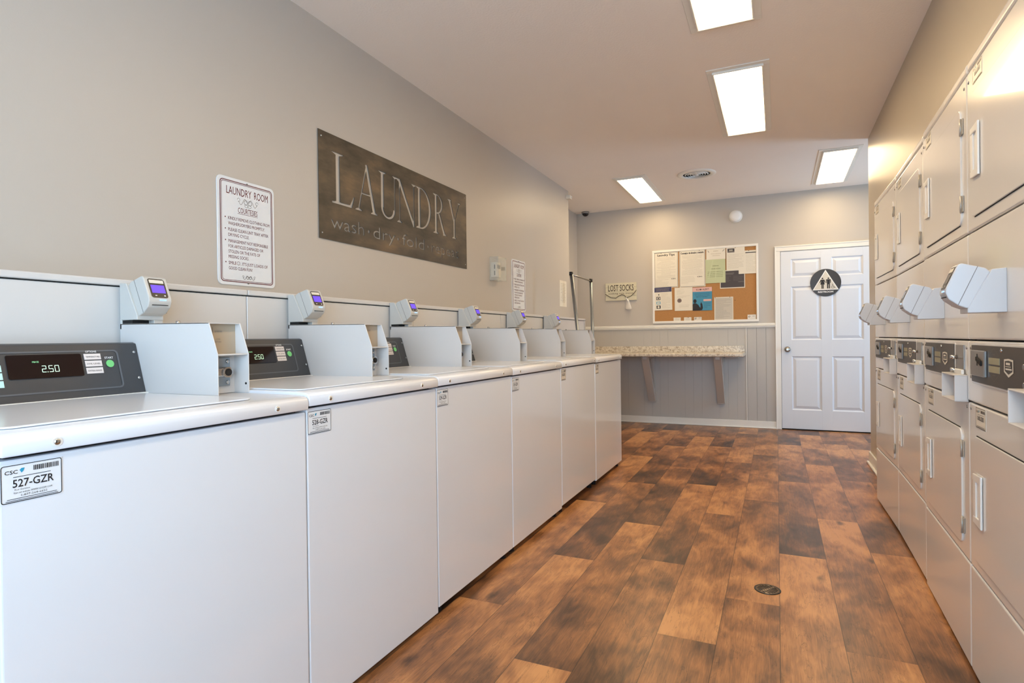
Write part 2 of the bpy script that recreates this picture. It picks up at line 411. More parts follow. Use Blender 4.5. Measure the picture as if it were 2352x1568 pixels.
# plumbing chase behind the washers
CX=-1.87
bm=NB(); ys=[-.6,.55,1.625,2.76,3.9,4.95,5.985]
for a,b in zip(ys,ys[1:]): box(bm,CX-.22,CX-.004,a+.0015,b-.0015,0.02,1.26,.002,1)
struct('trim_4',bm,'chase')
bm=NB()
for a,b in zip([-.6,1.625,5.0],[1.625,5.0,6.0]): box(bm,CX-.23,CX+.004,a+.002,b-.002,1.264,1.284,.004)
box(bm,CX-.23,CX+.002,5.955,6.0,.02,1.263,.003)
struct('trim_5',bm,'chase')
bm=NB(); box(bm,CX-.2,CX-.03,-.6,5.9,1.0,1.265); struct('cap_gap_shade',bm,'gap')  # dark filler that paints the shadow line under the chase cap

# ------------------------------------------------------------ ceiling lights and fittings
def ceiling_light(x0,x1,y0,y1,label):
    t=thing('ceiling_light',label,'ceiling light',((x0+x1)/2,(y0+y1)/2,H),0,'recessed ceiling lights')
    hx,hy=(x1-x0)/2,(y1-y0)/2
    bm=NB()
    for a in ((-hx-.045,hx+.045,hy,hy+.045),(-hx-.045,hx+.045,-hy-.045,-hy),(-hx-.045,-hx,-hy,hy),(hx,hx+.045,-hy,hy)): box(bm,a[0],a[1],a[2],a[3],-.006,.0,.002,1)
    obj('surround',bm,'trim',t)
    bm=NB()
    for a in ((-hx-.012,hx+.012,hy,hy+.012),(-hx-.012,hx+.012,-hy-.012,-hy),(-hx-.012,-hx,-hy,hy),(hx,hx+.012,-hy,hy)): box(bm,a[0],a[1],a[2],a[3],-.02,-.005,.003,1)
    obj('lens_frame',bm,'trim',t)
    bm=NB(); box(bm,-hx+.001,hx-.001,-hy+.001,hy-.001,-.014,-.008,.002,1); obj('diffuser',bm,'lamp',t)
for a in ((-.36,-.10,2.0,3.21,'long ceiling light cut off by the top edge of the photo, nearest the camera'),
          (-.34,-.07,3.80,5.0,'bright ceiling light in the middle of the aisle, whole panel in view'),
          (-1.485,-1.232,5.91,7.03,'small far ceiling light on the left, near the dome camera'),
          (.397,.649,5.85,7.045,'far ceiling light on the right, over the restroom door'),
          (-.36,-.10,.2,1.4,'unseen ceiling light added for its light, above and ahead of the camera, beyond the top of the frame')): ceiling_light(*a)  # last fixture is unseen, added to light the room
t=thing('ceiling_vent','round white ceiling air vent with concentric rings between the two far lights','vent',(-.72,6.09,H))
bm=NB(); lathe(bm,(0,0,0),[(.186,0),(.186,-.004),(.172,-.012),(.14,-.014),(.132,-.006),(.132,0)],n=40); obj('rim',bm,'trim',t)
bm=NB(); lathe(bm,(0,0,0),[(.131,-.001),(.131,-.003)],n=32); obj('backing',bm,'gap',t)
for r in (.116,.092,.068,.044):
    bm=NB(); lathe(bm,(0,0,0),[(r,-.005),(r-.009,-.014),(r-.0105,-.014),(r-.004,-.005)],n=40); obj('cone_ring',bm,'trim',t)
bm=NB(); lathe(bm,(0,0,0),[(.022,-.005),(.018,-.018),(.001,-.019)],n=24); obj('centre_cone',bm,'trim',t)
t=thing('security_camera','small black dome security camera under the ceiling in the far left corner','camera',(-2.25,7.27,H))
bm=NB(); lathe(bm,(0,0,0),[(.05,0),(.05,-.018),(.044,-.022)],n=24); obj('base_ring',bm,'grey',t)
bm=NB(); sphere(bm,(0,0,-.022),.042,(1,1,.85)); obj('dome',bm,'glassblk',t)
t=thing('smoke_detector','round white detector high on the back wall above the corkboard','smoke detector',(-.43,YB,2.49))
bm=NB(); lathe(bm,(0,0,0),[(.074,0),(.074,-.016),(.066,-.022)],'y'); obj('base',bm,'trim',t)
bm=NB(); lathe(bm,(0,0,0),[(.066,-.022),(.06,-.04),(.03,-.048),(.004,-.05)],'y'); obj('cover',bm,'white',t)
t=thing('motion_sensor','tiny beige sensor box at the top corner of the left wall','sensor',(XL,6.10,2.63),PI/2)
bm=NB(); box(bm,-.03,.03,-.05,0,-.02,.02,.004); obj('housing',bm,'paper',t)
bm=NB(); sphere(bm,(0,-.05,0),.012); obj('eye',bm,'trim',t)

# ------------------------------------------------------------ card reader (shared shape; x to the right, -y out of the panel)
def card_reader(t,x0,y0,z0,bracket,headm,width=.084,screen=True,inset=.006):
    r=obj('card_reader_bracket',prism(NB(),[(y0,z0),(y0,z0+.116),(y0-.031,z0+.114),(y0-.083,z0+.012),(y0-.083,z0)],'x',x0,x0+width,.0015,1),bracket,t)
    a,b=x0+inset,x0+inset+.074
    pr=[(y0-.034,z0+.107),(y0-.044,z0+.118),(y0-.096,z0+.134),(y0-.104,z0+.129),(y0-.130,z0+.067),(y0-.131,z0+.056),(y0-.124,z0+.038),(y0-.102,z0+.020),(y0-.084,z0+.012),(y0-.079,z0+.014)]
    h=obj('card_reader',prism(NB(),pr,'x',a,b,.003,2),headm,t)
    # seam behind the front shell
    for xx in (a-.0004,b):
        obj('shell_seam',prism(NB(),[(y0-.060,z0+.1235),(y0-.0615,z0+.1235),(y0-.1045,z0+.0215),(y0-.103,z0+.021)],'x',xx,xx+.0004),'inkgrey',h)
    # slanted face frame: u across, v from top (0) to bottom (1)
    p0=Vector((0,y0-.104,z0+.129)); p1=Vector((0,y0-.130,z0+.067)); d=p1-p0; nrm=Vector((0,-(abs(d.z)),abs(d.y)*1)).normalized()
    nrm=Vector((0,d.z,-d.y)).normalized()
    if nrm.y>0: nrm=-nrm
    def sl(bm,poly,off):
        f=bm.faces.new([bm.verts.new(Vector((a+(b-a)*u,0,0))+p0+d*v+nrm*off) for u,v in poly]); f.normal_update()
        if f.normal.dot(nrm)<0: f.normal_flip()
    def rr(u0,u1,v0,v1,r):
        asp=(b-a)/d.length; return [(p[0],p[1]) for p in [(q[0],q[1]) for q in rrect(u0,u1,v0,v1,r,4)]]
    bm=NB(); sl(bm,rr(.14,.86,.04,1.0,.1),.0006); obj('bezel',bm,'black',h)
    bm=NB(); sl(bm,rr(.19,.81,.1,.27,.03),.0012); obj('label_strip',bm,'paper',h)
    bm=NB(); sl(bm,[(.21,.36),(.79,.36),(.79,.76),(.21,.76)],.0012); obj('screen',bm,'screen' if screen else 'glassblk',h)
    bm=NB(); sl(bm,[(.3,.87),(.38,.87),(.38,.91),(.3,.91)],.0012); sl(bm,[(.68,.86),(.75,.86),(.75,.92),(.68,.92)],.0012); obj('keypad_mark',bm,'white',h)
    bm=NB(); box(bm,a+.034,a+.055,y0-.1325,y0-.128,z0+.059,z0+.062,.0006,1); obj('status_light',bm,'led',h)
    bm=NB(); box(bm,a+.012,b-.012,y0-.1295,y0-.124,z0+.0435,z0+.0455); obj('card_slot',bm,'gap',h)
    return h

# ------------------------------------------------------------ washing machines
def seg7(bm,ch,x,z,wd,hh,y,shear,put):
    S={'0':'abcdef','2':'abged','5':'afgcd'}[ch]; th=.0015
    seg={'a':(0,hh,wd,hh),'g':(0,hh/2,wd,hh/2),'d':(0,0,wd,0),'f':(0,hh/2,0,hh),'b':(wd,hh/2,wd,hh),'e':(0,0,0,hh/2),'c':(wd,0,wd,hh/2)}
    for c in S:
        ax,az,bx,bz=seg[c]
        if az==bz: put(bm,[(x+ax,z+az-th/2),(x+bx,z+az-th/2),(x+bx,z+az+th/2),(x+ax,z+az+th/2)])
        else: put(bm,[(x+ax-th/2,z+min(az,bz)),(x+ax+th/2,z+min(az,bz)),(x+ax+th/2,z+max(az,bz)),(x+ax-th/2,z+max(az,bz))])
def remap(bm,fn):
    for v in bm.verts: v.co=Vector(fn(v.co))
    return bm
def sticker(t,x0,x1,z0,z1,num,y,tone='signw',detail=True):
    W=x1-x0;Hh=z1-z0
    s=obj('service_sticker',prism(NB(),[(x0,z0),(x1,z0),(x1,z1),(x0,z1)],'y',y-.0008,y),tone,t)
    yy=y-.0013
    bm=NB(); ring(bm,rrect(x0+.001,x1-.001,z0+.001,z1-.001,.004,3),rrect(x0+.0023,x1-.0023,z0+.0025,z1-.0022,.003,3),yy)
    if num: text(bm,num,x0+.19*W,z0+.40*Hh,.21*Hh,.66*W,yy,bold=.012)
    else:
        for a,b,c in ((.20,.27,.20),(.30,.36,.17),(.385,.45,.20),(.47,.51,.05),(.53,.61,.2),(.63,.70,.19),(.72,.80,.2)):   # worn print, too small to read
            ring(bm,rrect(x0+a*W,x0+b*W,z0+.40*Hh,z0+(.40+c)*Hh,.0008,1),rrect(x0+(a+.018)*W,x0+(b-.018)*W,z0+.42*Hh,z0+(.38+max(c,.06))*Hh,.0003,1),yy)
    text(bm,'CSC',x0+.07*W,z0+.755*Hh,.1*Hh,.2*W,yy,bold=.012)
    if detail:
        text(bm,'For Service',x0+.22*W,z0+.315*Hh,.045*Hh,.24*W,yy,res=1)
        text(bm,'1-877-264-6622',x0+.32*W,z0+.15*Hh,.055*Hh,.42*W,yy,res=1)
        text(bm,'Visit our website WWW.CSCSW.COM',x0+.2*W,z0+.235*Hh,.05*Hh,.62*W,yy,res=1)
    for k,zz in enumerate((.66,.1,.055)): rect(bm,x0+(.2,.1,.08)[k]*W,x0+(.8,.9,.92)[k]*W,z0+(zz)*Hh,z0+(zz+.014)*Hh,yy)
    rd=random.Random(5); x=x0+.52*W
    while x<x0+.93*W:
        ww=W*rd.uniform(.006,.02); rect(bm,x,x+ww,z0+.77*Hh,z0+.9*Hh,yy); x+=ww+W*.012
    obj('sticker_print',bm,'ink',s)
    bm=NB(); flat(bm,[(x0+.30*W,z0+.84*Hh),(x0+.33*W,z0+.88*Hh),(x0+.38*W,z0+.88*Hh),(x0+.36*W,z0+.80*Hh),(x0+.33*W,z0+.76*Hh)],yy); obj('sticker_emblem',bm,'teal',s)
def washer(ya,yb,xf,zb,dz,num,label,level):
    t=thing('washing_machine',label,'washing machine',(xf,ya,0),PI/2,'row of white top loading washers')
    W=yb-ya
    cab=obj('cabinet',box(NB(),.0015,W-.0015,0,.655,zb,.892+dz,.004,3),'washer',t)
    bm=NB()
    prism(bm,[(-.011,.899),(-.0115,.920),(-.009,.929),(-.003,.935),(.008,.938),(.04,.9395),(.655,.941),(.655,.899)],'x',.001,W-.001,.0025,2)
    for v in bm.verts: v.co.z+=dz
    for f in bm.faces: f.smooth=True
    obj('top_panel',bm,'top',t)
    bm=NB(); box(bm,.02,W-.02,.02,.63,.88+dz,.9+dz); obj('lip_gap_shade',bm,'gap',t)  # dark filler painting the shade in the gap under the top panel
    for a in ((.05,.04),(W-.05,.04),(.05,.6),(W-.05,.6)):
        bm=NB(); cyl(bm,(a[0],a[1],0),(a[0],a[1],zb+.002),.018); obj('foot',bm,'rubber',t)
    L=W-.103
    bm=NB(); prism(bm,rrect(.02,L-.03,.045,.505,.03,5),'z',.9405+dz,.9445+dz,.0015,2); obj('lid',bm,'top',t)
    for xx in (.085 if level else .06,W-.112 if level else W-.05):
        bm=NB(); sphere(bm,(xx,-.0115,.914+dz),.0062,(1,.55,1),12); obj('screw',bm,'chrome',t)
        bm=NB(); cyl(bm,(xx,-.0125,.914+dz),(xx,-.0105,.914+dz),.0085); obj('washer_ring',bm,'trim',t)
    sticker(t,.003,.098 if level==2 else .088,.817+dz,.884+dz,num,0,'signw' if level else 'signwarm',level>0)
    # control console
    yb0=.532; s=.3097
    bm=NB(); prism(bm,[(yb0,.938),(yb0+.0475,1.090),(yb0+.06,1.094),(.655,1.094),(.655,.938)],'x',.004,L-.001,.0015,1)
    for v in bm.verts: v.co.z+=dz
    con=obj('control_panel',bm,'char',t)
    bm=NB(); box(bm,.002,L+.002,yb0-.008,yb0+.01,.938+dz,.9445+dz,.002); obj('panel_trim',bm,'trim',con)
    def slant(bm,off): 
        for v in bm.verts: v.co.y=yb0+s*(v.co.z-.938)-off+v.co.y; v.co.z+=dz
        return bm
    def put(bm,pts): flat(bm,pts,0)
    # embossed frame
    bm=NB(); ring(bm,rrect(.075,L-.06,.963,1.073,.012,4),rrect(.080,L-.065,.967,1.069,.009,4),0); obj('embossed_frame',slant(bm,.0012),mat('charcoal_emboss',(92,94,98),.3,var=.03),con)
    x0,x1=L-.337,L-.162
    bm=NB(); prism(bm,rrect(x0,x1,1.003,1.064,.004,3),'y',0,.002); dsp=obj('display',slant(bm,.0025),'glassblk',con)
    bm=NB(); xx=L-.262
    seg7(bm,'2',xx,1.0185,.009,.016,0,0,put); seg7(bm,'5',xx+.016,1.0185,.009,.016,0,0,put); seg7(bm,'0',xx+.030,1.0185,.009,.016,0,0,put)
    rect(bm,xx+.0112,xx+.0132,1.0175,1.0195,0)
    obj('price_digits',slant(bm,.0042),'digit',dsp)
    bm=NB(); text(bm,'PRICE',xx-.02,1.0435,.004,.015,0,bold=.03,res=1); obj('price_caption',slant(bm,.0042),'digitdim',dsp)
    for k,lb in enumerate(('TEMPERATURE','SOIL LEVEL','EXTRA RINSE')):
        za=1.0465-k*.0195
        bm=NB(); prism(bm,[(L-.154,za),(L-.110,za),(L-.110,za+.0165),(L-.154,za+.0165)],'y',0,.0012); o=obj('option_button',slant(bm,.0016),'button',con)
        bm=NB(); text(bm,lb,L-.132,za+.006,.0042,.036,0,'C',bold=0,res=1); obj('button_caption',slant(bm,.0022),'ink',o)
    for k in range(3):
        za=1.0235-k*.0195
        bm=NB(); prism(bm,[(L-.393,za),(L-.349,za),(L-.349,za+.0165),(L-.393,za+.0165)],'y',0,.0012); obj('cycle_button',slant(bm,.0016),mat('pale_teal_button',(190,225,220),.5),con)
    bm=NB(); prism(bm,circ(L-.088,1.0335,.0105,28),'y',0,.002); obj('start_button',slant(bm,.0024),'green',con)
    bm=NB(); text(bm,'OPTIONS',L-.134,1.0665,.0055,.029,0,'C',bold=.01); obj('options_caption',slant(bm,.0016),'white',con)
    bm=NB(); text(bm,'START',L-.0885,1.0475,.006,.024,0,'C',bold=.01); obj('start_caption',slant(bm,.0016),'white',con)
    for zz in (1.065,.988):
        bm=NB(); sphere(bm,(L-.013,0,zz),.0042,(1,.5,1),10); obj('panel_screw',slant(bm,.0012),'chrome',con)
    # coin box
    bx0,bx1=L,W+.004; th=.003
    side=[(.223,.9405+dz),(.223,1.056+dz),(.257,1.147+dz),(.655,1.152+dz),(.655,.9405+dz)]
    bm=NB(); prism(bm,side,'x',bx0,bx0+th,.0006,1); prism(bm,side,'x',bx1-th,bx1,.0006,1)
    prism(bm,[(.257,1.147+dz),(.655,1.152+dz),(.655,1.149+dz),(.258,1.144+dz)],'x',bx0,bx1,.0005,1)
    box(bm,bx0+th,bx1-th,.652,.655,.941+dz,1.149+dz)
    cb=obj('coin_box',bm,'box',t)
    bm=NB(); box(bm,bx0+th,bx1-th,.225,.276,1.053+dz,1.057+dz,.0008,1); obj('shelf',bm,'box',cb)
    bm=NB(); box(bm,bx0+th,bx1-th,.276,.279,1.057+dz,1.146+dz); o=obj('coin_face_plate',bm,'tan',cb)
    bm=NB(); rect(bm,bx0+.026,bx0+.0275,1.108+dz,1.135+dz,.2755); text(bm,'QUARTERS',bx0+.034,1.120+dz,.005,.024,.2753,bold=0,res=1)
    text(bm,'COIN',bx0+.038,1.098+dz,.0045,.013,.2753,bold=0,res=1); text(bm,'RETURN',bx0+.034,1.090+dz,.0045,.020,.2753,bold=0,res=1); obj('plate_print',bm,'inkgrey',o)
    bm=NB(); box(bm,bx0+th,bx1-th,.282,.285,.941+dz,1.053+dz); obj('inner_wall',bm,'box',cb)
    bm=NB(); box(bm,bx0+th,bx0+.084,.276,.282,.962+dz,1.046+dz,.001,1); lp=obj('lock_plate',bm,'steel',cb)
    bm=NB(); cyl(bm,(bx0+.064,.278,1.003+dz),(bx0+.064,.258,1.003+dz),.0155,n=24); box(bm,bx0+.03,bx0+.064,.264,.28,.990+dz,1.016+dz,.004); obj('lock_barrel',bm,'chrome',lp)
    bm=NB(); lathe(bm,(bx0+.064,.258,1.003+dz),[(.0105,0),(.0105,-.002),(.004,-.003)],'y',16); obj('key_way',bm,'gap',lp)
    for zz in (1.034,.973):
        bm=NB(); sphere(bm,(bx0+.075,.2745,zz+dz),.0062,(1,.5,1),12); obj('bolt',bm,'chrome',lp)
    bm=NB(); cyl(bm,(bx1-th-.001,.234,.968+dz),(bx1-th+.0003,.234,.968+dz),.0035,n=12); obj('screw_hole',bm,'gap',cb)
    bm=NB(); cyl(bm,(bx0+.06,.47,1.149+dz),(bx0+.06,.47,1.158+dz),.008,.006,n=12); obj('top_bolt',bm,'chrome',cb)
    # riser and reader
    bm=NB(); box(bm,bx0+.004,bx0+.078,.60,.652,1.149+dz,1.162+dz); obj('cable_riser',bm,'gap',t)
    bm=NB(); box(bm,bx0,bx0+.084,.648,.656,1.135+dz,1.165+dz,.001,1); box(bm,bx0+.055,bx0+.084,.575,.652,1.151+dz,1.164+dz,.001,1); obj('mount_plate',bm,'reader',t)
    card_reader(t,bx0,.655,1.163+dz,'reader','reader')
    return t
wl=[('nearest washer, its sticker reading 527-GZR, cut by the left edge of the photo',.530,1.240,-1.205,.02,-.008,'527-GZR',2),
    ('second washer from the camera, with the 528-GZR sticker',1.243,1.925,-1.207,.02,0,'528-GZR',2),
    ('third washer from the camera, with the 529-GZR sticker, below the metal LAUNDRY sign end',1.930,2.630,-1.209,.036,.002,'529-GZR',1),
    ('fourth washer from the camera, with the 530-GZR sticker',2.633,3.357,-1.209,.036,0,'530-GZR',1),
    ('fifth washer from the camera, next to last of the row, far sign behind it',3.362,4.090,-1.209,.05,.003,'',0),
    ('last washer at the far end of the row, beside the chrome garment rack',4.093,4.856,-1.208,.036,0,'',0)]
for lb,a,b,x,zb,dz,num,lev in wl: wlast=washer(a,b,x,zb,dz,num,lb,lev)
bm=NB(); W6=4.856-4.093; cyl(bm,(W6-.002,.1,.70),(W6+.012,.1,.70),.005); sphere(bm,(W6+.016,.1,.70),.009,n=10); obj('side_hook',bm,'chrome',wlast)

# ------------------------------------------------------------ stacked dryers
def door_panel(t,name,x0,x1,z0,z1,hinge_z):
    bm=NB(); prism(bm,rrect(x0,x1,z0,z1,.028,6),'y',-.005,.004,.002,2)
    for f in bm.faces: f.smooth=False
    d=obj(name,bm,'cream',t)
    bm=NB(); zq=z0-.0025 if z0>1 else z1-.0035; box(bm,x0+.026,x1-.026,-.0015,-.0002,zq,zq+.0065); obj('door_edge_shade',bm,'gap',d)  # dark strip painting the shadow along one edge of the door
    hx0,hx1=x0+.024,x0+.106; hz0,hz1=(.503,.652) if z0<1 else (1.553,1.704); y=-.006
    bm=NB()
    prism(bm,[(hx0,hz0),(hx1,hz0-.004),(hx1,hz0+.022),(hx0,hz0+.020)],'y',y-.006,y,.002,2); prism(bm,[(hx0,hz1-.020),(hx1,hz1-.022),(hx1,hz1+.004),(hx0,hz1)],'y',y-.006,y,.002,2)
    box(bm,hx0,hx0+.026,y-.005,y,hz0+.004,hz1-.004,.002); box(bm,hx1-.018,hx1,y-.006,y,hz0+.004,hz1-.004,.003)
    box(bm,hx0+.01,hx1-.008,y-.001,y,hz0+.01,hz1-.01)
    obj('handle',bm,'creamh',d)
    for z in hinge_z:
        bm=NB(); box(bm,x1-.004,x1+.022,-.0035,-.0005,z-.026,z+.026,.001,1); cyl(bm,(x1+.005,-.005,z-.028),(x1+.005,-.005,z+.028),.0035,n=12); obj('hinge',bm,mat('hinge_metal',(176,168,156),.35,.35,var=.03),d)
    return d
def dryer(A,B,label,num):
    A=Vector(A);B=Vector(B); d=B-A; W=d.length
    t=thing('stacked_dryer',label,'clothes dryer',(A.x,A.y,0),math.atan2(d.y,d.x),'row of stacked cream dryers')
    obj('cabinet',box(NB(),.003,W-.003,.024,.60,.008,1.935,.004),'cream',t); obj('seam_shade_backing',box(NB(),.012,W-.012,.018,.03,.02,1.92),'gap',t)  # dark sheet behind the front panels paints the shade in their seams
    def face(name,z0,z1,m='cream',bev=.006):
        return obj(name,box(NB(),.0015,W-.0015,0,.024,z0,z1,bev,4),m,t)
    face('kick_panel',.012,.343); face('lower_front',.3475,.861); cp=face('coin_panel',.866,1.0575)
    face('middle_front',1.062,1.3945); face('upper_front',1.399,1.9005); face('cap',1.9045,1.94,bev=.012)
    door_panel(t,'lower_door',.057,.617,.383,.765,(.70,.447)); door_panel(t,'upper_door',.057,.637,1.438,1.817,(1.754,1.503))
    # control strip
    bm=NB(); prism(bm,rrect(.044,.538,.927,1.050,.005,3),'y',-.003,0,.001,1); obj('control_surround',bm,'cream',cp)
    bm=NB(); prism(bm,rrect(.05,.531,.933,1.045,.003,3),'y',-.0045,-.002); dp=obj('control_strip',bm,'brown',cp)
    bm=NB(); box(bm,.068,.21,-.012,-.004,.953,1.03,.002,1); cs=obj('coin_slot_plate',bm,'grey',dp)
    bm=NB(); box(bm,.14,.146,-.0128,-.0115,.985,1.02); prism(bm,[(.14,1.0),(.19,.985),(.19,1.0),(.14,1.012)],'y',-.016,-.0118,.001,1); obj('coin_slot',bm,'gap',cs)
    bm=NB()
    for s,zc in ((1,1.0185),(-1,.967)):
        a=[(.227,zc),(.277,zc+.0*s),(.327,zc)]
        ribbon(bm,[(.232,zc),(.276,zc+.021*s),(.320,zc)],.0014,-.0052)
        rect(bm,.264,.288,zc+.003*s-.0012,zc+.003*s+.0012,-.0052)
    obj('arrow_lines',bm,'dimline',dp)
    for za in (.994,.971):
        bm=NB(); box(bm,.229,.325,-.0056,-.0044,za,za+.018); o=obj('instruction_label',bm,'beige',dp)
    bm=NB(); sh=[(.365,1.012),(.432,1.012),(.436,.978),(.3985,.966),(.361,.978)]
    o_=[(.363,1.012),(.3985,1.0145),(.434,1.012),(.435,.979),(.3985,.966),(.362,.979)]; i_=[(.370,1.0075),(.3985,1.0095),(.427,1.0075),(.428,.982),(.3985,.9735),(.369,.982)]
    ring(bm,o_,i_,-.0052); rect(bm,.374,.423,.985,.989,-.0052); rect(bm,.374,.415,.993,.9945,-.0052); text(bm,'SQ',.378,.996,.008,.034,-.0052,bold=.02) if False else rect(bm,.378,.41,.998,1.004,-.0052)
    obj('shield_emblem',bm,'paper',dp)
    bm=NB(); sphere(bm,(.34,-.0045,1.034),.0055,(1,.6,1),12); obj('bolt',bm,'chrome',dp)
    bm=NB(); box(bm,.55,.652,-.004,0,.962,1.043,.001,1); o=obj('lock_recess',bm,'grey',cp)
    for za in (1.001,.958): 
        bm=NB(); cyl(bm,(.565,-.002,za),(.565,-.022,za),.0065,n=14); obj('lock_pin',bm,'chrome',o)
    for xx,zz in ((.022,1.035),(.022,.945),(W-.024,1.035),(W-.024,.945),(.022,.845),(W-.024,.845),(W-.028,1.868),(.022,1.868)):
        bm=NB(); sphere(bm,(xx,-.0005,zz),.0052,(1,.5,1),10); obj('screw',bm,'grey',cp if .86<zz<1.06 else t)
    # coin return tray
    x0,x1=.508,.69; bm=NB()
    box(bm,x0,x0+.004,-.036,0,.862,.946,.001,1); box(bm,x1-.004,x1,-.036,0,.862,.946,.001,1)
    box(bm,x0,x1,-.036,0,.943,.947,.001,1); box(bm,x0,x1,-.036,0,.861,.865,.001,1); box(bm,x0,x1,-.003,0,.862,.946)
    tr=obj('coin_tray',bm,'box',t)
    bm=NB(); box(bm,x0+.05,x1-.03,-.012,-.003,.946,.963,.003); obj('tray_lip',bm,'creamh',tr)
    sticker(t,.075,.178,.793,.856,num,0,'signwarm',False); sticker(t,.072,.170,1.842,1.892,num,0,'signwarm',False)
    card_reader(t,.29,0,1.136,'readerw','readerw',.084,False,.008)
    return t
dl=[('stacked cream dryer nearest the camera, cut by the right edge of the photo',(.556,2.2868),(.539,1.588),''),
    ('second stacked dryer from the camera, whole height in view',(.573,2.988),(.556,2.2888),''),
    ('third stacked dryer from the camera, beyond the first two',(.592,3.722),(.580,3.024),''),
    ('farthest stacked dryer, beside the greige wall end',(.583,4.424),(.592,3.726),'')]
for lb,A,B,num in dl: dryer(A,B,lb,num)
dryer((.5385,1.5862),(.522,.888),'stacked dryer just beside the camera, outside the right edge of the photo','')

# ------------------------------------------------------------ left wall signs
def courtesy(y,label):
    t=thing('courtesy_sign',label,'sign',(XL,y,1.325),PI/2,'laundry room courtesies signs')
    W,Hh=.300,.455
    pl=obj('sign_plate',prism(NB(),rrect(0,W,0,Hh,.022,6),'y',-.004,0,.001,1),'signw',t); yy=-.0048
    bm=NB(); ring(bm,rrect(.013,W-.013,.013,Hh-.013,.016,5),rrect(.0165,W-.0165,.0165,Hh-.0165,.013,5),yy)
    ring(bm,rrect(.0195,W-.0195,.0195,Hh-.0195,.012,5),rrect(.0215,W-.0215,.0215,Hh-.0215,.0105,5),yy)
    text(bm,'LAUNDRY',.045,.385,.034,.128,yy,bold=0); text(bm,'ROOM',.188,.385,.034,.075,yy,bold=0)
    obj('sign_heading',bm,'maroon',pl)
    bm=NB()
    text(bm,'COURTESIES',W/2+.003,.312,.024,.102,yy,'C',bold=0); rect(bm,.1,.206,.3075,.309,yy)
    rows=['KINDLY REMOVE CLOTHING FROM','WASHERS/DRYERS PROMPTLY.','PLEASE CLEAN LINT TRAY AFTER','DRYING CYCLE.','MANAGEMENT NOT RESPONSIBLE','FOR ARTICLES DAMAGED OR','STOLEN OR THE FATE OF','MISSING SOCKS.']
    ws=[.218,.192,.211,.106,.208,.182,.164,.103]
    z=.290
    for k,(r,wd) in enumerate(zip(rows,ws)):
        text(bm,r,.052,z-.014,.0138,wd,yy,bold=0)
        if k in (0,2,4): flat(bm,circ(.038,z-.006,.0028,10),yy)
        z-=.0222 if k in (0,2,4,5,6) else .026
    text(bm,'SMILE',.052,z-.014,.0138,.038,yy,bold=0); text(bm,", IT'S JUST LOADS OF",.112,z-.014,.0138,.145,yy,bold=0); flat(bm,circ(.038,z-.006,.0028,10),yy)
    ring(bm,circ(.101,z-.007,.0085,20),circ(.101,z-.007,.0074,20),yy)
    flat(bm,circ(.098,z-.0045,.001,8),yy); flat(bm,circ(.104,z-.0045,.001,8),yy)
    ribbon(bm,[(.101+.0045*math.cos(math.radians(a)),z-.0075+.0045*math.sin(math.radians(a))) for a in range(200,345,20)],.0008,yy)
    text(bm,'GOOD CLEAN FUN!',.052,z-.036,.0138,.120,yy,bold=0)
    obj('sign_text',bm,'maroon',pl)
    bm=NB()
    def swirl(cx,cz,s,fl):
        ribbon(bm,[(cx+fl*s*(.1+.9*k/14)*1.0,cz+s*.28*math.sin(k/14*2*PI)) for k in range(15)],.0016,yy)
        ribbon(bm,[(cx+fl*s*(1.0+.13*math.cos(k/12*1.7*PI)),cz+s*.12+s*.15*math.sin(k/12*1.7*PI)) for k in range(13)],.0013,yy)
        ribbon(bm,[(cx+fl*s*(.22+.2*math.cos(k/16*2*PI)),cz+s*.2*math.sin(k/16*2*PI)) for k in range(17)],.0018,yy)
    for f in (-1,1): swirl(W/2+.004,.362,.048,f)
    for f in (-1,1): ribbon(bm,[(W/2+.004+f*(.008+.009*math.cos(k/14*2*PI)),.347+.006*math.sin(k/14*2*PI)) for k in range(15)],.0013,yy)
    obj('sign_scroll',bm,'inkgrey',pl)
    bm=NB()
    for f in (-1,1): swirl(W/2+.004,.036,.030,f)
    obj('sign_scroll',bm,'inkgrey',pl)
    for z in (Hh-.012,.012):
        bm=NB(); cyl(bm,(W/2,-.007,z),(W/2,-.003,z),.0035,n=10); obj('nail',bm,'inkgrey',t)
    return t
courtesy(1.677,'white sign with maroon LAUNDRY ROOM COURTESIES rules, large one near the camera')
courtesy(4.603,'same maroon courtesies sign farther along the wall, beside the clear plastic guard')

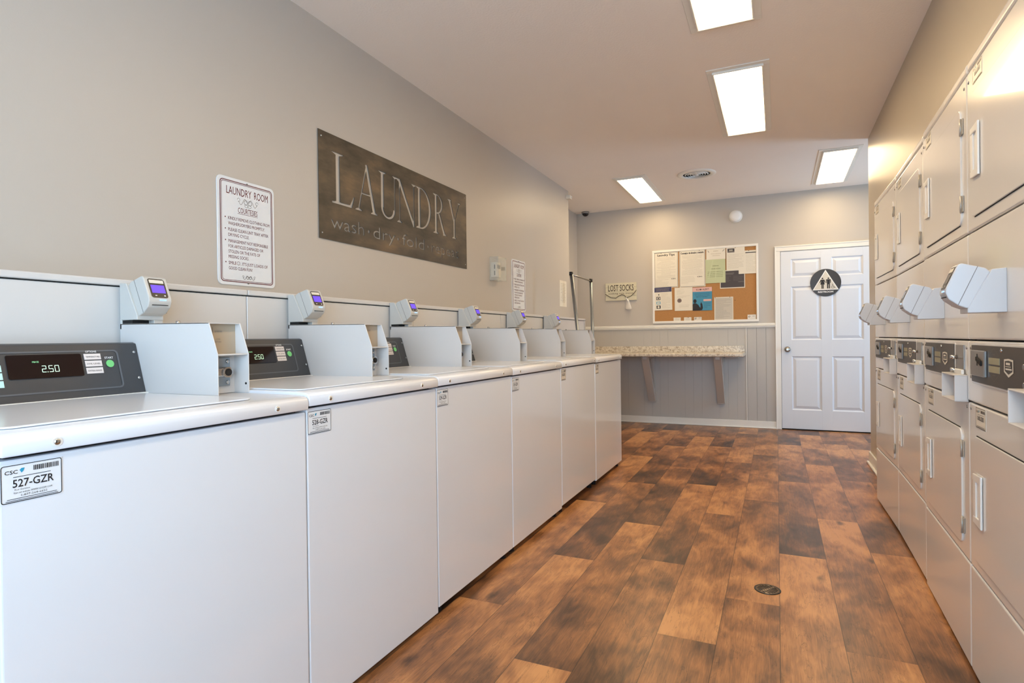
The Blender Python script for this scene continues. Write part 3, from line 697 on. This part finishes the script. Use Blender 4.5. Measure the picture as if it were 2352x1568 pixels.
# LAUNDRY sign: letters cut right through the steel
def serif_letters(bm,y0,y1):
    TH=.027; TN=.0105
    def bar(a,b,w0,w1=None):
        a=Vector(a);b=Vector(b);d=(b-a).normalized();n=Vector((-d.y,d.x)); w1=w0 if w1 is None else w1
        prism(bm,[tuple(a-n*w0/2),tuple(b-n*w1/2),tuple(b+n*w1/2),tuple(a+n*w0/2)],'y',y0,y1)
    def serif(x,z,w,up):
        s=1 if up else -1
        prism(bm,[(x-w/2,z),(x+w/2,z),(x+w/2,z+s*.004),(x+w*.18,z+s*.013),(x-w*.18,z+s*.013),(x-w/2,z+s*.004)],'y',y0,y1)
    def bow(cx,cz,rx,rz,a0,a1,w_side,w_top,n=20):
        o=[];i=[]
        for k in range(n+1):
            a=math.radians(a0+(a1-a0)*k/n); c,s=math.cos(a),math.sin(a)
            o.append((cx+rx*c,cz+rz*s)); i.append((cx+(rx-w_side)*c,cz+(rz-w_top)*s))
        prism(bm,o+i[::-1],'y',y0,y1)
    b,t=1.802,2.070
    # L
    x=2.405; bar((x,b),(x,t),.030); serif(x,b,.09,True); serif(x,t,.09,False)
    prism(bm,[(2.36,b),(2.515,b),(2.537,b+.062),(2.528,b+.062),(2.50,b+.014),(2.36,b+.010)],'y',y0,y1)
    # A
    bar((2.570,b+.004),(2.643,t),TN); bar((2.708,b+.004),(2.640,t),TH,TH*.8); serif(2.572,b,.058,True); serif(2.708,b,.062,True); bar((2.598,b+.10),(2.685,b+.10),.008)
    # U
    x=2.785; bar((x,b+.06),(x,t),TH); serif(x,t,.072,False); bar((2.905,b+.06),(2.905,t),TN); serif(2.908,t,.05,False); bow(2.841,b+.062,.069,.062,180,360,TH*.8,.012)
    # N
    bar((2.955,b),(2.955,t),TN); serif(2.955,b,.052,True); prism(bm,[(2.915,t),(2.962,t),(3.112,b+.02),(3.112,b-.004),(3.100,b-.004),(2.945,t-.02),(2.915,t-.006)],'y',y0,y1)
    bar((3.108,b),(3.108,t),TN); serif(3.108,t,.05,False)
    # D
    x=3.170; bar((x,b),(x,t),TH); serif(x-.012,b,.05,True); serif(x-.012,t,.05,False); bow(3.185,(b+t)/2,.125,(t-b)/2,-90,90,TH,.009); box(bm,3.17,3.186,y0,y1,b,b+.009); box(bm,3.17,3.186,y0,y1,t-.009,t)
    # R
    x=3.372; bar((x,b),(x,t),TH); serif(x,b,.07,True); serif(x-.012,t,.05,False); bow(3.385,t-.066,.075,.066,-90,90,TH*.85,.009); box(bm,3.37,3.387,y0,y1,t-.009,t); box(bm,3.37,3.41,y0,y1,t-.132,t-.122)
    bar((3.412,t-.13),(3.480,b+.003),TH*.8,TH); serif(3.484,b,.05,True)
    # Y
    bar((3.552,t),(3.615,b+.12),TH,TH*.8); bar((3.685,t),(3.622,b+.125),TN); serif(3.553,t,.06,False); serif(3.688,t,.045,False); bar((3.617,b),(3.617,b+.13),TH*.9); serif(3.617,b,.062,True)
def cut_sign():
    Y0,Y1,Z0,Z1=2.263,3.793,1.604,2.155; ya,yb=-.006,-.004
    bm=NB(); box(bm,0,Y1-Y0,ya,yb,0,Z1-Z0); me=bpy.data.meshes.new('p'); bm.to_mesh(me); bm.free()
    p=bpy.data.objects.new('p',me); C.objects.link(p)
    bm=NB(); serif_letters(bm,ya-.01,yb+.01)
    for v in bm.verts: v.co.x-=Y0; v.co.z-=Z0
    # small words: typewriter serif words cut with thin strokes
    def word(s,x0,x1,z,hh):
        tb=NB(); text(tb,s,x0-Y0,z-Z0,hh,x1-x0,0,bold=-.006,res=3)
        r=bmesh.ops.extrude_face_region(tb,geom=list(tb.faces)); vs=[g for g in r['geom'] if isinstance(g,bmesh.types.BMVert)]
        for v in tb.verts: v.co.y=ya-.01
        for v in vs: v.co.y=yb+.01
        bmesh.ops.recalc_face_normals(tb,faces=tb.faces); join(bm,tb)
    word('wash',2.349,2.615,1.668,.092*.8); word('dry',2.696,2.905,1.668,.074); word('fold',2.978,3.225,1.668,.074); word('repeat',3.312,3.672,1.668,.074)
    for xx in (2.655,2.935,3.27): prism(bm,circ(xx-Y0,1.697-Z0,.009,14),'y',ya-.01,yb+.01)
    for xx in (.022,Y1-Y0-.022):
        for zz in (.03,Z1-Z0-.03): prism(bm,circ(xx,zz,.005,12),'y',ya-.01,yb+.01)
    bmesh.ops.recalc_face_normals(bm,faces=bm.faces)
    me2=bpy.data.meshes.new('c'); bm.to_mesh(me2); bm.free(); c=bpy.data.objects.new('c',me2); C.objects.link(c)
    md=p.modifiers.new('b','BOOLEAN'); md.operation='DIFFERENCE'; md.object=c; md.solver='EXACT'; md.use_self=True
    dg=bpy.context.evaluated_depsgraph_get(); out=bpy.data.meshes.new_from_object(p.evaluated_get(dg))
    bpy.data.objects.remove(p); bpy.data.objects.remove(c)
    out.materials.clear(); out.materials.append(M['patina'])
    t=thing('laundry_sign','dark steel sign with LAUNDRY wash dry fold repeat cut through it','sign',(XL,Y0,Z0),PI/2)
    o=bpy.data.objects.new('steel_plate',out); C.objects.link(o); o.parent=t
    for xx in (.022,Y1-Y0-.022):
        for zz in (.03,Z1-Z0-.03):
            bm=NB(); cyl(bm,(xx,-.0002,zz),(xx,-.0085,zz),.0035,n=10); obj('standoff_screw',bm,'chrome',t)
cut_sign()

# thermostat in a clear guard
t=thing('thermostat','small white thermostat inside the clear guard on the left wall','thermostat',(XL,4.2,1.58),PI/2)
obj('body',box(NB(),0,.095,-.05,0,0,.12,.004),'paper',t)
bm=NB(); box(bm,-.0012,.0005,-.04,-.032,.015,.05); box(bm,-.0012,.0005,-.04,-.032,.065,.1); obj('vent_slot',bm,'ink',t)
bm=NB(); box(bm,.02,.075,-.0512,-.0495,.07,.1); obj('display',bm,'inkgrey',t)
t=thing('thermostat_guard','clear plastic box guard mounted on the left wall before the far courtesies sign','guard',(XL,4.18,1.553),PI/2)
bm=NB(); th=.003; W,D,Hh=.145,.08,.19
box(bm,0,th,-D,0,0,Hh); box(bm,W-th,W,-D,0,0,Hh); box(bm,0,W,-D,-D+th,0,Hh); box(bm,0,W,-D,0,0,th); box(bm,0,W,-D,0,Hh-th,Hh)
obj('cover',bm,'clear',t)
bm=NB(); box(bm,W,W+.008,-D+.01,-.002,.09,.12,.002); obj('lock',bm,'nickel',t)
def sheet(name,label,cat,x,z,wd,hh,m,rz=0,tilt=0,group=None,loc=None,y=0):
    t=thing(name,label,cat,loc if loc else (x,y,z),rz,group)
    t.rotation_euler=(0,math.radians(tilt),rz)
    o=obj('sheet',prism(NB(),[(0,0),(wd,0),(wd,hh),(0,hh)],'y',-.0012,0),m,t)
    return t,o
t,o=sheet('wall_notice','plain printed notice on the left wall next to the chrome rack','notice',0,0,.218,.279,'paper',PI/2,0,None,(XL,5.834,1.42))
bm=NB(); lines(bm,.03,.19,.245,.05,13,-.0016,.004,4,True); obj('printed_lines',bm,'inklight',o)

# garment rack
t=thing('garment_rack','chrome garment rack standing behind the last washer by the recess','garment rack',(0,0,0))
LT,RT=Vector((-1.761,5.217,1.70)),Vector((-1.804,5.994,1.705)); LB,RB=Vector((-1.60,5.217,.14)),Vector((-1.77,5.994,.14))
for a,b in ((LB,LT),(RB,RT)):
    bm=NB(); cyl(bm,a,b,.0165,n=16); obj('post',bm,'steel',t)
    bm=NB(); cyl(bm,b-Vector((0,0,.03)),b+Vector((0,0,.003)),.0185,n=16); obj('post_cap',bm,'black',t)
bm=NB(); cyl(bm,LT-Vector((0,0,.02)),RT-Vector((0,0,.02)),.0085,n=12); obj('hanging_bar',bm,'nickel',t)
bm=NB()
for a,b in (((-1.78,5.217,.13),(-1.45,5.217,.13)),((-1.80,5.994,.13),(-1.60,5.994,.13)),((-1.62,5.217,.13),(-1.70,5.994,.13))): cyl(bm,a,b,.014,n=12)
obj('base_frame',bm,'steel',t)
for p in ((-1.77,5.217),(-1.46,5.217),(-1.79,5.994),(-1.61,5.994)):
    bm=NB(); cyl(bm,(p[0]-.012,p[1],.045),(p[0]+.012,p[1],.045),.045,n=20); cyl(bm,(p[0],p[1],.045),(p[0],p[1],.12),.008,n=8); obj('caster',bm,'rubber',t)

# ------------------------------------------------------------ back wall
t=bpy.data.objects.new('door_1',None); C.objects.link(t); t.location=(.045,YB,0); t['kind']='structure'
def panel_door(W,Hh):
    bm=NB(); y0,y1=-.012,.028; xs=[(.105,.407),(.511,.815)]; zs=[(.215,.825),(1.01,1.617),(1.722,1.93)]
    # stiles and rails
    cx=[0,xs[0][0],xs[0][1],xs[1][0],xs[1][1],W]
    box(bm,0,xs[0][0],y0,y1,0,Hh,.001,1); box(bm,xs[0][1],xs[1][0],y0,y1,0,Hh,.001,1); box(bm,xs[1][1],W,y0,y1,0,Hh,.001,1)
    for a,b in xs:
        for c,d in ((0,zs[0][0]),(zs[0][1],zs[1][0]),(zs[1][1],zs[2][0]),(zs[2][1],Hh)): box(bm,a,b,y0,y1,c,d)
    for a,b in xs:
        for c,d in zs:
            # sloping moulding down into the recess, then raised field
            def fr(p,q,ya,yb):
                A=[(p[0],p[2]),(p[1],p[2]),(p[1],p[3]),(p[0],p[3])]; B=[(q[0],q[2]),(q[1],q[2]),(q[1],q[3]),(q[0],q[3])]
                va=[bm.verts.new((u,ya,v)) for u,v in A]; vb=[bm.verts.new((u,yb,v)) for u,v in B]
                for k in range(4): bm.faces.new((va[k],va[(k+1)%4],vb[(k+1)%4],vb[k]))
                return vb
            m1=.012; m2=.018; m3=.045
            p=(a,b,c,d); q=(a+m1,b-m1,c+m1,d-m1); r=(a+m2,b-m2,c+m2,d-m2); s=(a+m3,b-m3,c+m3,d-m3)
            fr(p,q,y0,y0+.011); fr(q,r,y0+.011,y0+.011); vb=fr(r,s,y0+.011,y0+.002); bm.faces.new(vb)
    bmesh.ops.recalc_face_normals(bm,faces=bm.faces)
    return bm
bm=panel_door(.914,2.02)
for v in bm.verts: v.co.z+=.014
obj('door_leaf',bm,'door',t)
bm=NB()
for a in ((-.062,-.006,0,2.0415),(.920,.976,0,2.0415),(-.0622,.9762,2.042,2.10)):
    box(bm,a[0],a[1],-.018,.002,a[2],a[3],.004); 
box(bm,-.0625,-.048,-.024,-.001,0,2.086,.003); box(bm,.962,.9765,-.024,-.001,0,2.086,.003); box(bm,-.063,.977,-.024,-.001,2.0865,2.1005,.003)
box(bm,-.0065,-.0035,-.012,.09,0,2.036); box(bm,.9175,.9205,-.012,.09,0,2.036); box(bm,-.0065,.9205,-.012,.09,2.0385,2.0425)
obj('door_frame',bm,'trim',t)
bm=NB(); box(bm,-.005,.92,.03,.09,0,2.04); obj('door_back',bm,'gap',t)
bm=NB(); box(bm,-.004,.918,-.006,.03,0,.008,.002,1); obj('door_foot_shade',bm,'gap',t)  # dark strip painted as the shadow line under the door
bm=NB(); lathe(bm,(.062,-.012,.918),[(.032,0),(.032,-.006),(.014,-.010),(.012,-.03),(.024,-.036),(.028,-.048),(.024,-.058),(.012,-.062)],'y',24); obj('door_knob',bm,'nickel',t)
# restroom sign
t=thing('restroom_sign','round black RESTROOM sign with white triangle on the six panel door','sign',(.497,YB-.012,1.66))
obj('disc',prism(NB(),circ(0,0,.153,56),'y',-.006,0,.0015,1),'brown' if False else mat('black_sign_plastic',(52,48,46),.35,var=.02),t)
bm=NB(); T=[(0,.143),(-.128,-.081),(.128,-.081)]; prism(bm,T,'y',-.008,-.006); tri=obj('triangle',bm,mat('sign_ivory',(212,205,192),.4,var=.01),t)
bm=NB(); Ti=[(0,.128),(-.1165,-.0745),(.1165,-.0745)]; ring(bm,T,Ti,-.0084); text(bm,'RESTROOM',0,-.111,.0185,.15,-.0068,'C',bold=.02); obj('sign_lettering',bm,'white',t)
bm=NB(); yy=-.0088
def person(cx,woman):
    flat(bm,circ(cx,.047,.0088,18,.0078),yy)
    if woman:
        flat(bm,[(cx-.014,.034),(cx+.014,.034),(cx+.020,.030),(cx+.029,.0),(cx+.024,-.003),(cx+.012,.022),(cx+.022,-.020),(cx-.022,-.020),(cx-.012,.022),(cx-.024,-.003),(cx-.029,.0),(cx-.020,.030)],yy)
        for s in (-1,1): rect(bm,cx+s*.006-.0048,cx+s*.006+.0048,-.066,-.02,yy)
    else:
        flat(bm,[(cx-.018,.036),(cx+.018,.036),(cx+.0235,.030),(cx+.0235,-.004),(cx+.017,-.004),(cx+.017,.024),(cx+.0145,.024),(cx+.0145,-.02),(cx-.0145,-.02),(cx-.0145,.024),(cx-.017,.024),(cx-.017,-.004),(cx-.0235,-.004),(cx-.0235,.030)],yy)
        for s in (-1,1): rect(bm,cx+s*.0082-.0058,cx+s*.0082+.0058,-.066,-.02,yy)
person(-.030,True); person(.028,False)
wx,wz=.070,-.052
ribbon(bm,[(wx+.014*math.cos(math.radians(a)),wz+.0135*math.sin(math.radians(a))) for a in range(120,381,20)],.003,yy)
flat(bm,circ(wx-.002,wz+.030,.0042,10),yy); ribbon(bm,[(wx-.002,wz+.027),(wx,wz+.006),(wx+.013,wz+.006),(wx+.020,wz-.008),(wx+.026,wz-.006)],.0034,yy); ribbon(bm,[(wx-.001,wz+.015),(wx+.010,wz+.015)],.003,yy)
obj('pictograms',bm,'ink',tri)

# cork board and its papers
BX,BZ=-1.412,1.245; YW=YB
t=thing('bulletin_board','corkboard with a white frame hung on the back wall','bulletin board',(BX,YW,BZ))
bm=NB(); Wb,Hb=1.222,.908
for a in ((0,Wb,0,.028),(0,Wb,Hb-.028,Hb),(0,.024,.02,Hb-.02),(Wb-.024,Wb,.02,Hb-.02)): box(bm,a[0],a[1],-.02,0,a[2],a[3],.004)
obj('frame',bm,'trim',t)
obj('cork_sheet',box(NB(),.022,Wb-.022,-.008,0,.024,Hb-.024),'cork',t)
YP=YB-.0103
def paper(label,x0,x1,z0,z1,m='paper',tilt=0,layer=0,name='notice',cat='notice'):
    return sheet(name,label,cat,0,0,x1-x0,z1-z0,m,0,tilt,'papers pinned to the corkboard',(x0,YP-.0016*layer,z0))
y=-.0017
t,o=paper('LAUNDRY TIPS poster in English, top left of the corkboard',-1.388,-1.097,1.688,2.128,name='poster',cat='poster')
W,Hh=.291,.44
bm=NB(); ring(bm,[(.006,.006),(W-.006,.006),(W-.006,Hh-.006),(.006,Hh-.006)],[(.009,.009),(W-.009,.009),(W-.009,Hh-.009),(.009,Hh-.009)],y); text(bm,'Laundry Tips',W/2,Hh-.048,.026,.21,y,'C',bold=.03); text(bm,'CSC',W-.085,.10,.013,.055,y,bold=.03); rect(bm,W-.06,W-.03,.01,.04,y) if False else None
obj('print',bm,'ink',o); bm=NB(); lines(bm,.03,W-.03,Hh-.07,.12,19,y,.0022,1,True); obj('printed_lines',bm,'inklight',o); bm=NB(); lines(bm,.02,W*.6,.1,.02,6,y,.0022,2); obj('printed_lines',bm,'inklight',o)
t,o=paper('Spanish laundry tips poster headed Consejos de lavado y secado',-1.082,-.779,1.682,2.138,layer=1,name='poster',cat='poster')
W,Hh=.303,.456
bm=NB(); ring(bm,rrect(.006,W-.006,.006,Hh-.006,.012,3),rrect(.009,W-.009,.009,Hh-.009,.010,3),y); text(bm,'Consejos de lavado y secado',W/2,Hh-.052,.022,.27,y,'C',bold=.04); text(bm,'CSC',W-.095,.115,.013,.06,y,bold=.03)
obj('print',bm,'ink',o); bm=NB(); lines(bm,.03,W-.03,Hh-.075,.15,18,y,.0022,6,True); obj('printed_lines',bm,'inklight',o); bm=NB(); lines(bm,.02,W*.6,.125,.05,6,y,.0022,7); obj('printed_lines',bm,'inklight',o)
t,o=paper('pale certificate paper with two corner flourishes above the green sheet',-.766,-.548,1.998,2.140,layer=2)
bm=NB(); ribbon(bm,[(.018,.108),(.026,.095),(.030,.085)],.004,y); ribbon(bm,[(.205,.112),(.195,.102),(.186,.09)],.004,y); obj('flourish',bm,'ink',o)
bm=NB(); lines(bm,.08,.14,.10,.10,1,y,.006,1,True); lines(bm,.05,.17,.068,.045,2,y,.004,1,True); obj('printed_lines',bm,'tan',o)
t,o=paper('pale green notice in a glossy plastic sleeve, middle of the corkboard',-.776,-.551,1.716,2.004,'papergreen',layer=1)
bm=NB(); lines(bm,.08,.15,.205,.205,1,y,.007,1,True); lines(bm,.06,.17,.17,.17,1,y,.007,2,True); lines(bm,.02,.20,.135,.075,4,y,.005,3,True); obj('printed_lines',bm,mat('olive_ink',(122,130,98),.6),o)
bm=NB(); flat(bm,[(.03,.06),(.038,.06),(.085,.26),(.09,.28),(.082,.27)],y-.0003); flat(bm,[(.11,.06),(.118,.06),(.122,.19),(.118,.2)],y-.0003); obj('sleeve_glint',bm,mat('sleeve_sheen',(205,212,180),.2),o)  # pale streaks painted as the sheen on the plastic sleeve
t,o=paper('white letter with a small dark photo at its top left corner',-.538,-.336,1.852,2.136,layer=3)
bm=NB(); rect(bm,.012,.09,.215,.262,y); obj('photo_block',bm,'paperdark',o); bm=NB(); rect(bm,.012,.09,.222,.226,y-.0003); rect(bm,.03,.07,.232,.25,y-.0003); obj('photo_detail',bm,'inklight',o)
bm=NB(); lines(bm,.012,.19,.19,.03,14,y,.002,8); obj('printed_lines',bm,'inklight',o)
t,o=paper('white sheet with a black bar near its top, right edge of the corkboard',-.404,-.200,1.808,2.078,layer=2)
bm=NB(); rect(bm,.075,.202,.24,.25,y); obj('black_bar',bm,'ink',o); bm=NB(); lines(bm,.08,.19,.215,.03,12,y,.002,9); obj('printed_lines',bm,'inklight',o)
t,o=paper('dark charcoal flyer with a white border, right half of the corkboard',-.614,-.336,1.645,1.861,'paper',layer=0,name='flyer',cat='flyer')
bm=NB(); rect(bm,.008,.27,.010,.206,y); obj('dark_panel',bm,'paperdark',o); bm=NB(); rect(bm,.06,.16,.175,.181,y-.0004); rect(bm,.06,.15,.163,.167,y-.0004); rect(bm,.205,.265,.07,.075,y-.0004); lines(bm,.03,.13,.14,.08,6,y-.0004,.0016,3); lines(bm,.15,.26,.14,.09,5,y-.0004,.0016,4); obj('printed_lines',bm,'inkgrey',o)
t,o=paper('white flyer with a navy header and four small icons, lower left of the corkboard',-1.388,-1.172,1.408,1.690,tilt=-1,layer=1,name='flyer',cat='flyer')
bm=NB(); rect(bm,0,.213,.225,.282,y); obj('navy_header',bm,'navy',o)
bm=NB(); lines(bm,.02,.19,.265,.24,3,y-.0004,.003,5,True); lines(bm,.09,.20,.205,.03,12,y,.002,12); obj('printed_lines',bm,'inklight',o)
bm=NB(); ring(bm,rrect(.025,.075,.128,.168,.004,2),rrect(.032,.068,.135,.161,.003,2),y); rect(bm,.042,.058,.140,.156,y); rect(bm,.025,.075,.022,.060,y); rect(bm,.05,.062,.186,.20,y); obj('icon',bm,'ink',o)
bm=NB(); rect(bm,.025,.075,.076,.108,y); obj('icon',bm,'teal',o); bm=NB(); flat(bm,circ(.05,.041,.014,18),y-.0004); rect(bm,.031,.069,.083,.101,y-.0004); obj('icon_detail',bm,'paper',o)
t,o=paper('white letter with a round dark seal, beside the blue scam poster',-1.143,-.931,1.396,1.680,tilt=0,layer=0)
bm=NB(); flat(bm,circ(.057,.125,.026,24),y); obj('seal',bm,mat('seal_print',(110,92,88),.6),o); bm=NB(); ribbon(bm,circ(.057,.125,.018,20),.002,y-.0004); obj('seal_ring',bm,'inklight',o)
bm=NB(); lines(bm,.025,.12,.255,.205,5,y,.0018,13); lines(bm,.03,.18,.18,.16,3,y,.0018,14); lines(bm,.05,.18,.07,.045,3,y,.0018,15); obj('printed_lines',bm,'inklight',o)
t,o=paper('blue SCAM ALERT poster with a dark figure holding a phone',-.929,-.706,1.392,1.672,'paperblue',layer=1,name='poster',cat='poster')
bm=NB(); rect(bm,0,.223,.228,.280,y); rect(bm,.125,.215,.112,.135,y); obj('pink_header',bm,'paperpink',o)
bm=NB(); text(bm,'SCAM ALERT!',.115,.243,.022,.15,y-.0004,'C',bold=.01); text(bm,'ARE YOU HAVING',.105,.160,.009,.13,y,'C',bold=.01,res=1)
obj('poster_title',bm,'ink',o); bm=NB()
flat(bm,circ(.026,.115,.019,18,.024),y); flat(bm,[(0,0),(0,.075),(.012,.09),(.04,.088),(.066,.068),(.078,.045),(.088,.032),(.092,.06),(.088,.082),(.096,.088),(.098,.108),(.106,.086),(.112,.074),(.118,.03),(.108,.006),(.08,.0)],y)
obj('figure',bm,'ink',o); bm=NB(); lines(bm,.02,.205,.212,.175,4,y,.003,16,True); lines(bm,.13,.21,.095,.03,6,y,.003,17); obj('printed_lines',bm,mat('deep_blue_ink',(34,84,112),.6),o)
t,o=paper('grey printed sheet pinned at its top corners, bottom of the corkboard',-.681,-.468,1.270,1.545,mat('grey_sheet',(196,190,178),.6),layer=0)
bm=NB(); lines(bm,.02,.19,.25,.03,17,y,.002,18); obj('printed_lines',bm,'inkgrey',o)
bm=NB(); ring(bm,[(0,0),(.213,0),(.213,.275),(0,.275)],[(.008,.008),(.205,.008),(.205,.267),(.008,.267)],y); obj('sheet_border',bm,'paper',o)
for (x0,x1,z0,z1,lb,dk) in ((-1.158,-1.072,1.268,1.314,'cream business card, leftmost along the bottom of the corkboard',0),(-1.034,-.946,1.268,1.314,'white business card second from the left along the corkboard bottom',0),
    (-.915,-.827,1.268,1.314,'business card with a dark emblem just left of the grey sheet',1),(-.312,-.222,1.274,1.326,'business card with a dark emblem in the bottom right corner of the corkboard',1)):
    t=thing('business_card',lb,'business card',(x0,YP-.006,z0),0,'business cards on the corkboard')
    o=obj('card',prism(NB(),[(0,0),(x1-x0,0),(x1-x0,z1-z0),(0,z1-z0)],'y',-.0012,0),'paper' if not dk else 'signwarm',t)
    bm=NB()
    if dk: ribbon(bm,circ(.02,.028,.009,14,.007)[:12],.004,y); text(bm,'CSC',.05,.032,.006,.03,y,bold=.03,res=1)
    else: lines(bm,.02,.07,.035,.015,3,y,.0016,20)
    obj('print',bm,'ink' if dk else 'inklight',o)
for px,pz in ((-1.30,2.112),(-.845,2.118),(-.438,2.118),(-.292,2.072),(-.668,1.538),(-.502,1.54),(-.445,1.50),(-.982,1.310)):
    t=obj('push_pin',NB(),'ink') if False else None
    bm=NB(); cyl(bm,(0,0,0),(0,-.006,0),.0022,n=10); sphere(bm,(0,-.008,0),.0042,n=10); o=obj('push_pin',bm,'black'); tag(o,'tiny black push pin stuck into the corkboard or its papers','push pin','push pins',(px,YP-.007,pz))

# lost socks sign and the sock
t=thing('lost_socks_sign','whitewashed board sign reading LOST SOCKS on the back wall','sign',(-2.013,YB,1.551))
W,Hh=.402,.226
bm=NB()
for k in range(4): box(bm,0,W,-.018,0,k*Hh/4+.0006,(k+1)*Hh/4-.0006,.0015,1)
bd=obj('board',bm,'boards',t)
bm=NB(); text(bm,'LOST SOCKS',.036,.122,.082,.33,-.0188,bold=.006); text(bm,'seeking sole mates',.04,.082,.020,.32,-.0188,bold=0); obj('board_lettering',bm,mat('dark_brown_ink',(62,50,38),.7),bd)
bm=NB(); pts=[(0,.087),(.03,.068),(.07,.04),(.14,.033),(.17,.055),(.215,.076),(.245,.066),(.275,.032),(.33,.05),(.37,.085),(.402,.125)]
tube(bm,[(p[0],-.024,p[1]) for p in pts],.0035); obj('twine',bm,'rope',t)
t=thing('sock','small white sock clipped to the twine below the LOST SOCKS sign','sock',(-1.742,YB-.03,1.43))
bm=NB(); rows=[]
for zz,cx,rx,ry in ((0,.028,.022,.006),(.004,.028,.036,.010),(.02,.028,.040,.012),(.04,.027,.036,.012),(.07,.024,.029,.011),(.10,.020,.023,.010),(.125,.016,.019,.009),(.135,.014,.015,.006)):
    rows.append([bm.verts.new((cx+rx*math.cos(2*PI*k/20),ry*math.sin(2*PI*k/20),zz)) for k in range(20)])
for a,b in zip(rows,rows[1:]):
    for k in range(20):
        f=bm.faces.new((a[k],a[(k+1)%20],b[(k+1)%20],b[k])); f.smooth=True
bm.faces.new(rows[0][::-1]); bm.faces.new(rows[-1]); obj('body',bm,'sock',t)
bm=NB(); prism(bm,[(-.002,.150),(.008,.158),(.034,.108),(.026,.100)],'y',-.024,-.010,.002,1); obj('clothes_peg',bm,'trim',t)

# counter on brackets
t=thing('folding_counter','speckled stone look folding counter fixed to the back wall','counter',(0,0,0))
CF=6.76
bm=NB()
prism(bm,[(CF,.852),(CF-.004,.86),(CF-.004,.878),(CF,.886),(YB-.02,.886),(YB-.02,.852)],'x',-2.393,-.338,.002,2); obj('worktop',bm,'granite',t)
obj('splash_back',box(NB(),-2.393,-.350,YB-.030,YB-.009,.886,.962,.003),'granite',t)
for xb,lb in ((-1.462,'painted wooden bracket under the counter, nearer the washers'),(-.652,'painted wooden bracket under the right end of the counter')):
    t=thing('counter_bracket',lb,'bracket',(xb,YB-.0085,0),0,'counter brackets')
    bw=.086
    obj('arm',box(NB(),.02,bw-.02,-.50,0,.815,.8505,.003),'wains',t)
    obj('wall_leg',box(NB(),.02,bw-.016,-.035,0,.285,.8505,.003),'wains',t)
    bm=NB(); prism(bm,[(-.50,.8505),(-.44,.8505),(-.036,.33),(-.036,.29),(-.075,.285)],'x',0,bw,.003,1); obj('brace',bm,'wains',t)
    bm=NB(); box(bm,0,bw,-.07,0,.275,.30,.003); obj('foot_block',bm,'wains',t)
bm=NB(); box(bm,-.565,-.413,YB-.045,YB-.0085,.815,.8505,.003); box(bm,-1.375,-.655,YB-.028,YB-.0085,.825,.8505,.003); o=obj('counter_cleat',bm,'wains'); tag(o,'painted wooden cleat strip on the wall right under the counter','cleat')

# floor drain
t=thing('floor_drain','round slotted black and steel floor drain in the aisle','floor drain',(-.047,2.69,0))
bm=NB(); lathe(bm,(0,0,0),[(.053,0),(.053,.002),(.048,.003),(.047,.0012)],n=36); obj('rim',bm,'black',t)
bm=NB(); lathe(bm,(0,0,0),[(.0465,.0008),(.0465,.0018),(.001,.0019)],n=32); obj('grate',bm,mat('drain_steel',(150,128,104),.4,.5),t)
bm=NB()
for k in range(-3,4):
    if k==0: pass
    u=k*.012; L=math.sqrt(max(0,.040**2-u*u)); a=math.radians(-38); c,s=math.cos(a),math.sin(a)
    for q0,q1 in ((-L,-.004),(.004,L)):
        P=[(q0,u-.0036),(q1,u-.0036),(q1,u+.0036),(q0,u+.0036)]
        vs=[bm.verts.new((x*c-yy_*s,x*s+yy_*c,.0024)) for x,yy_ in P]; bm.faces.new(vs)
obj('slots',bm,'gap',t)
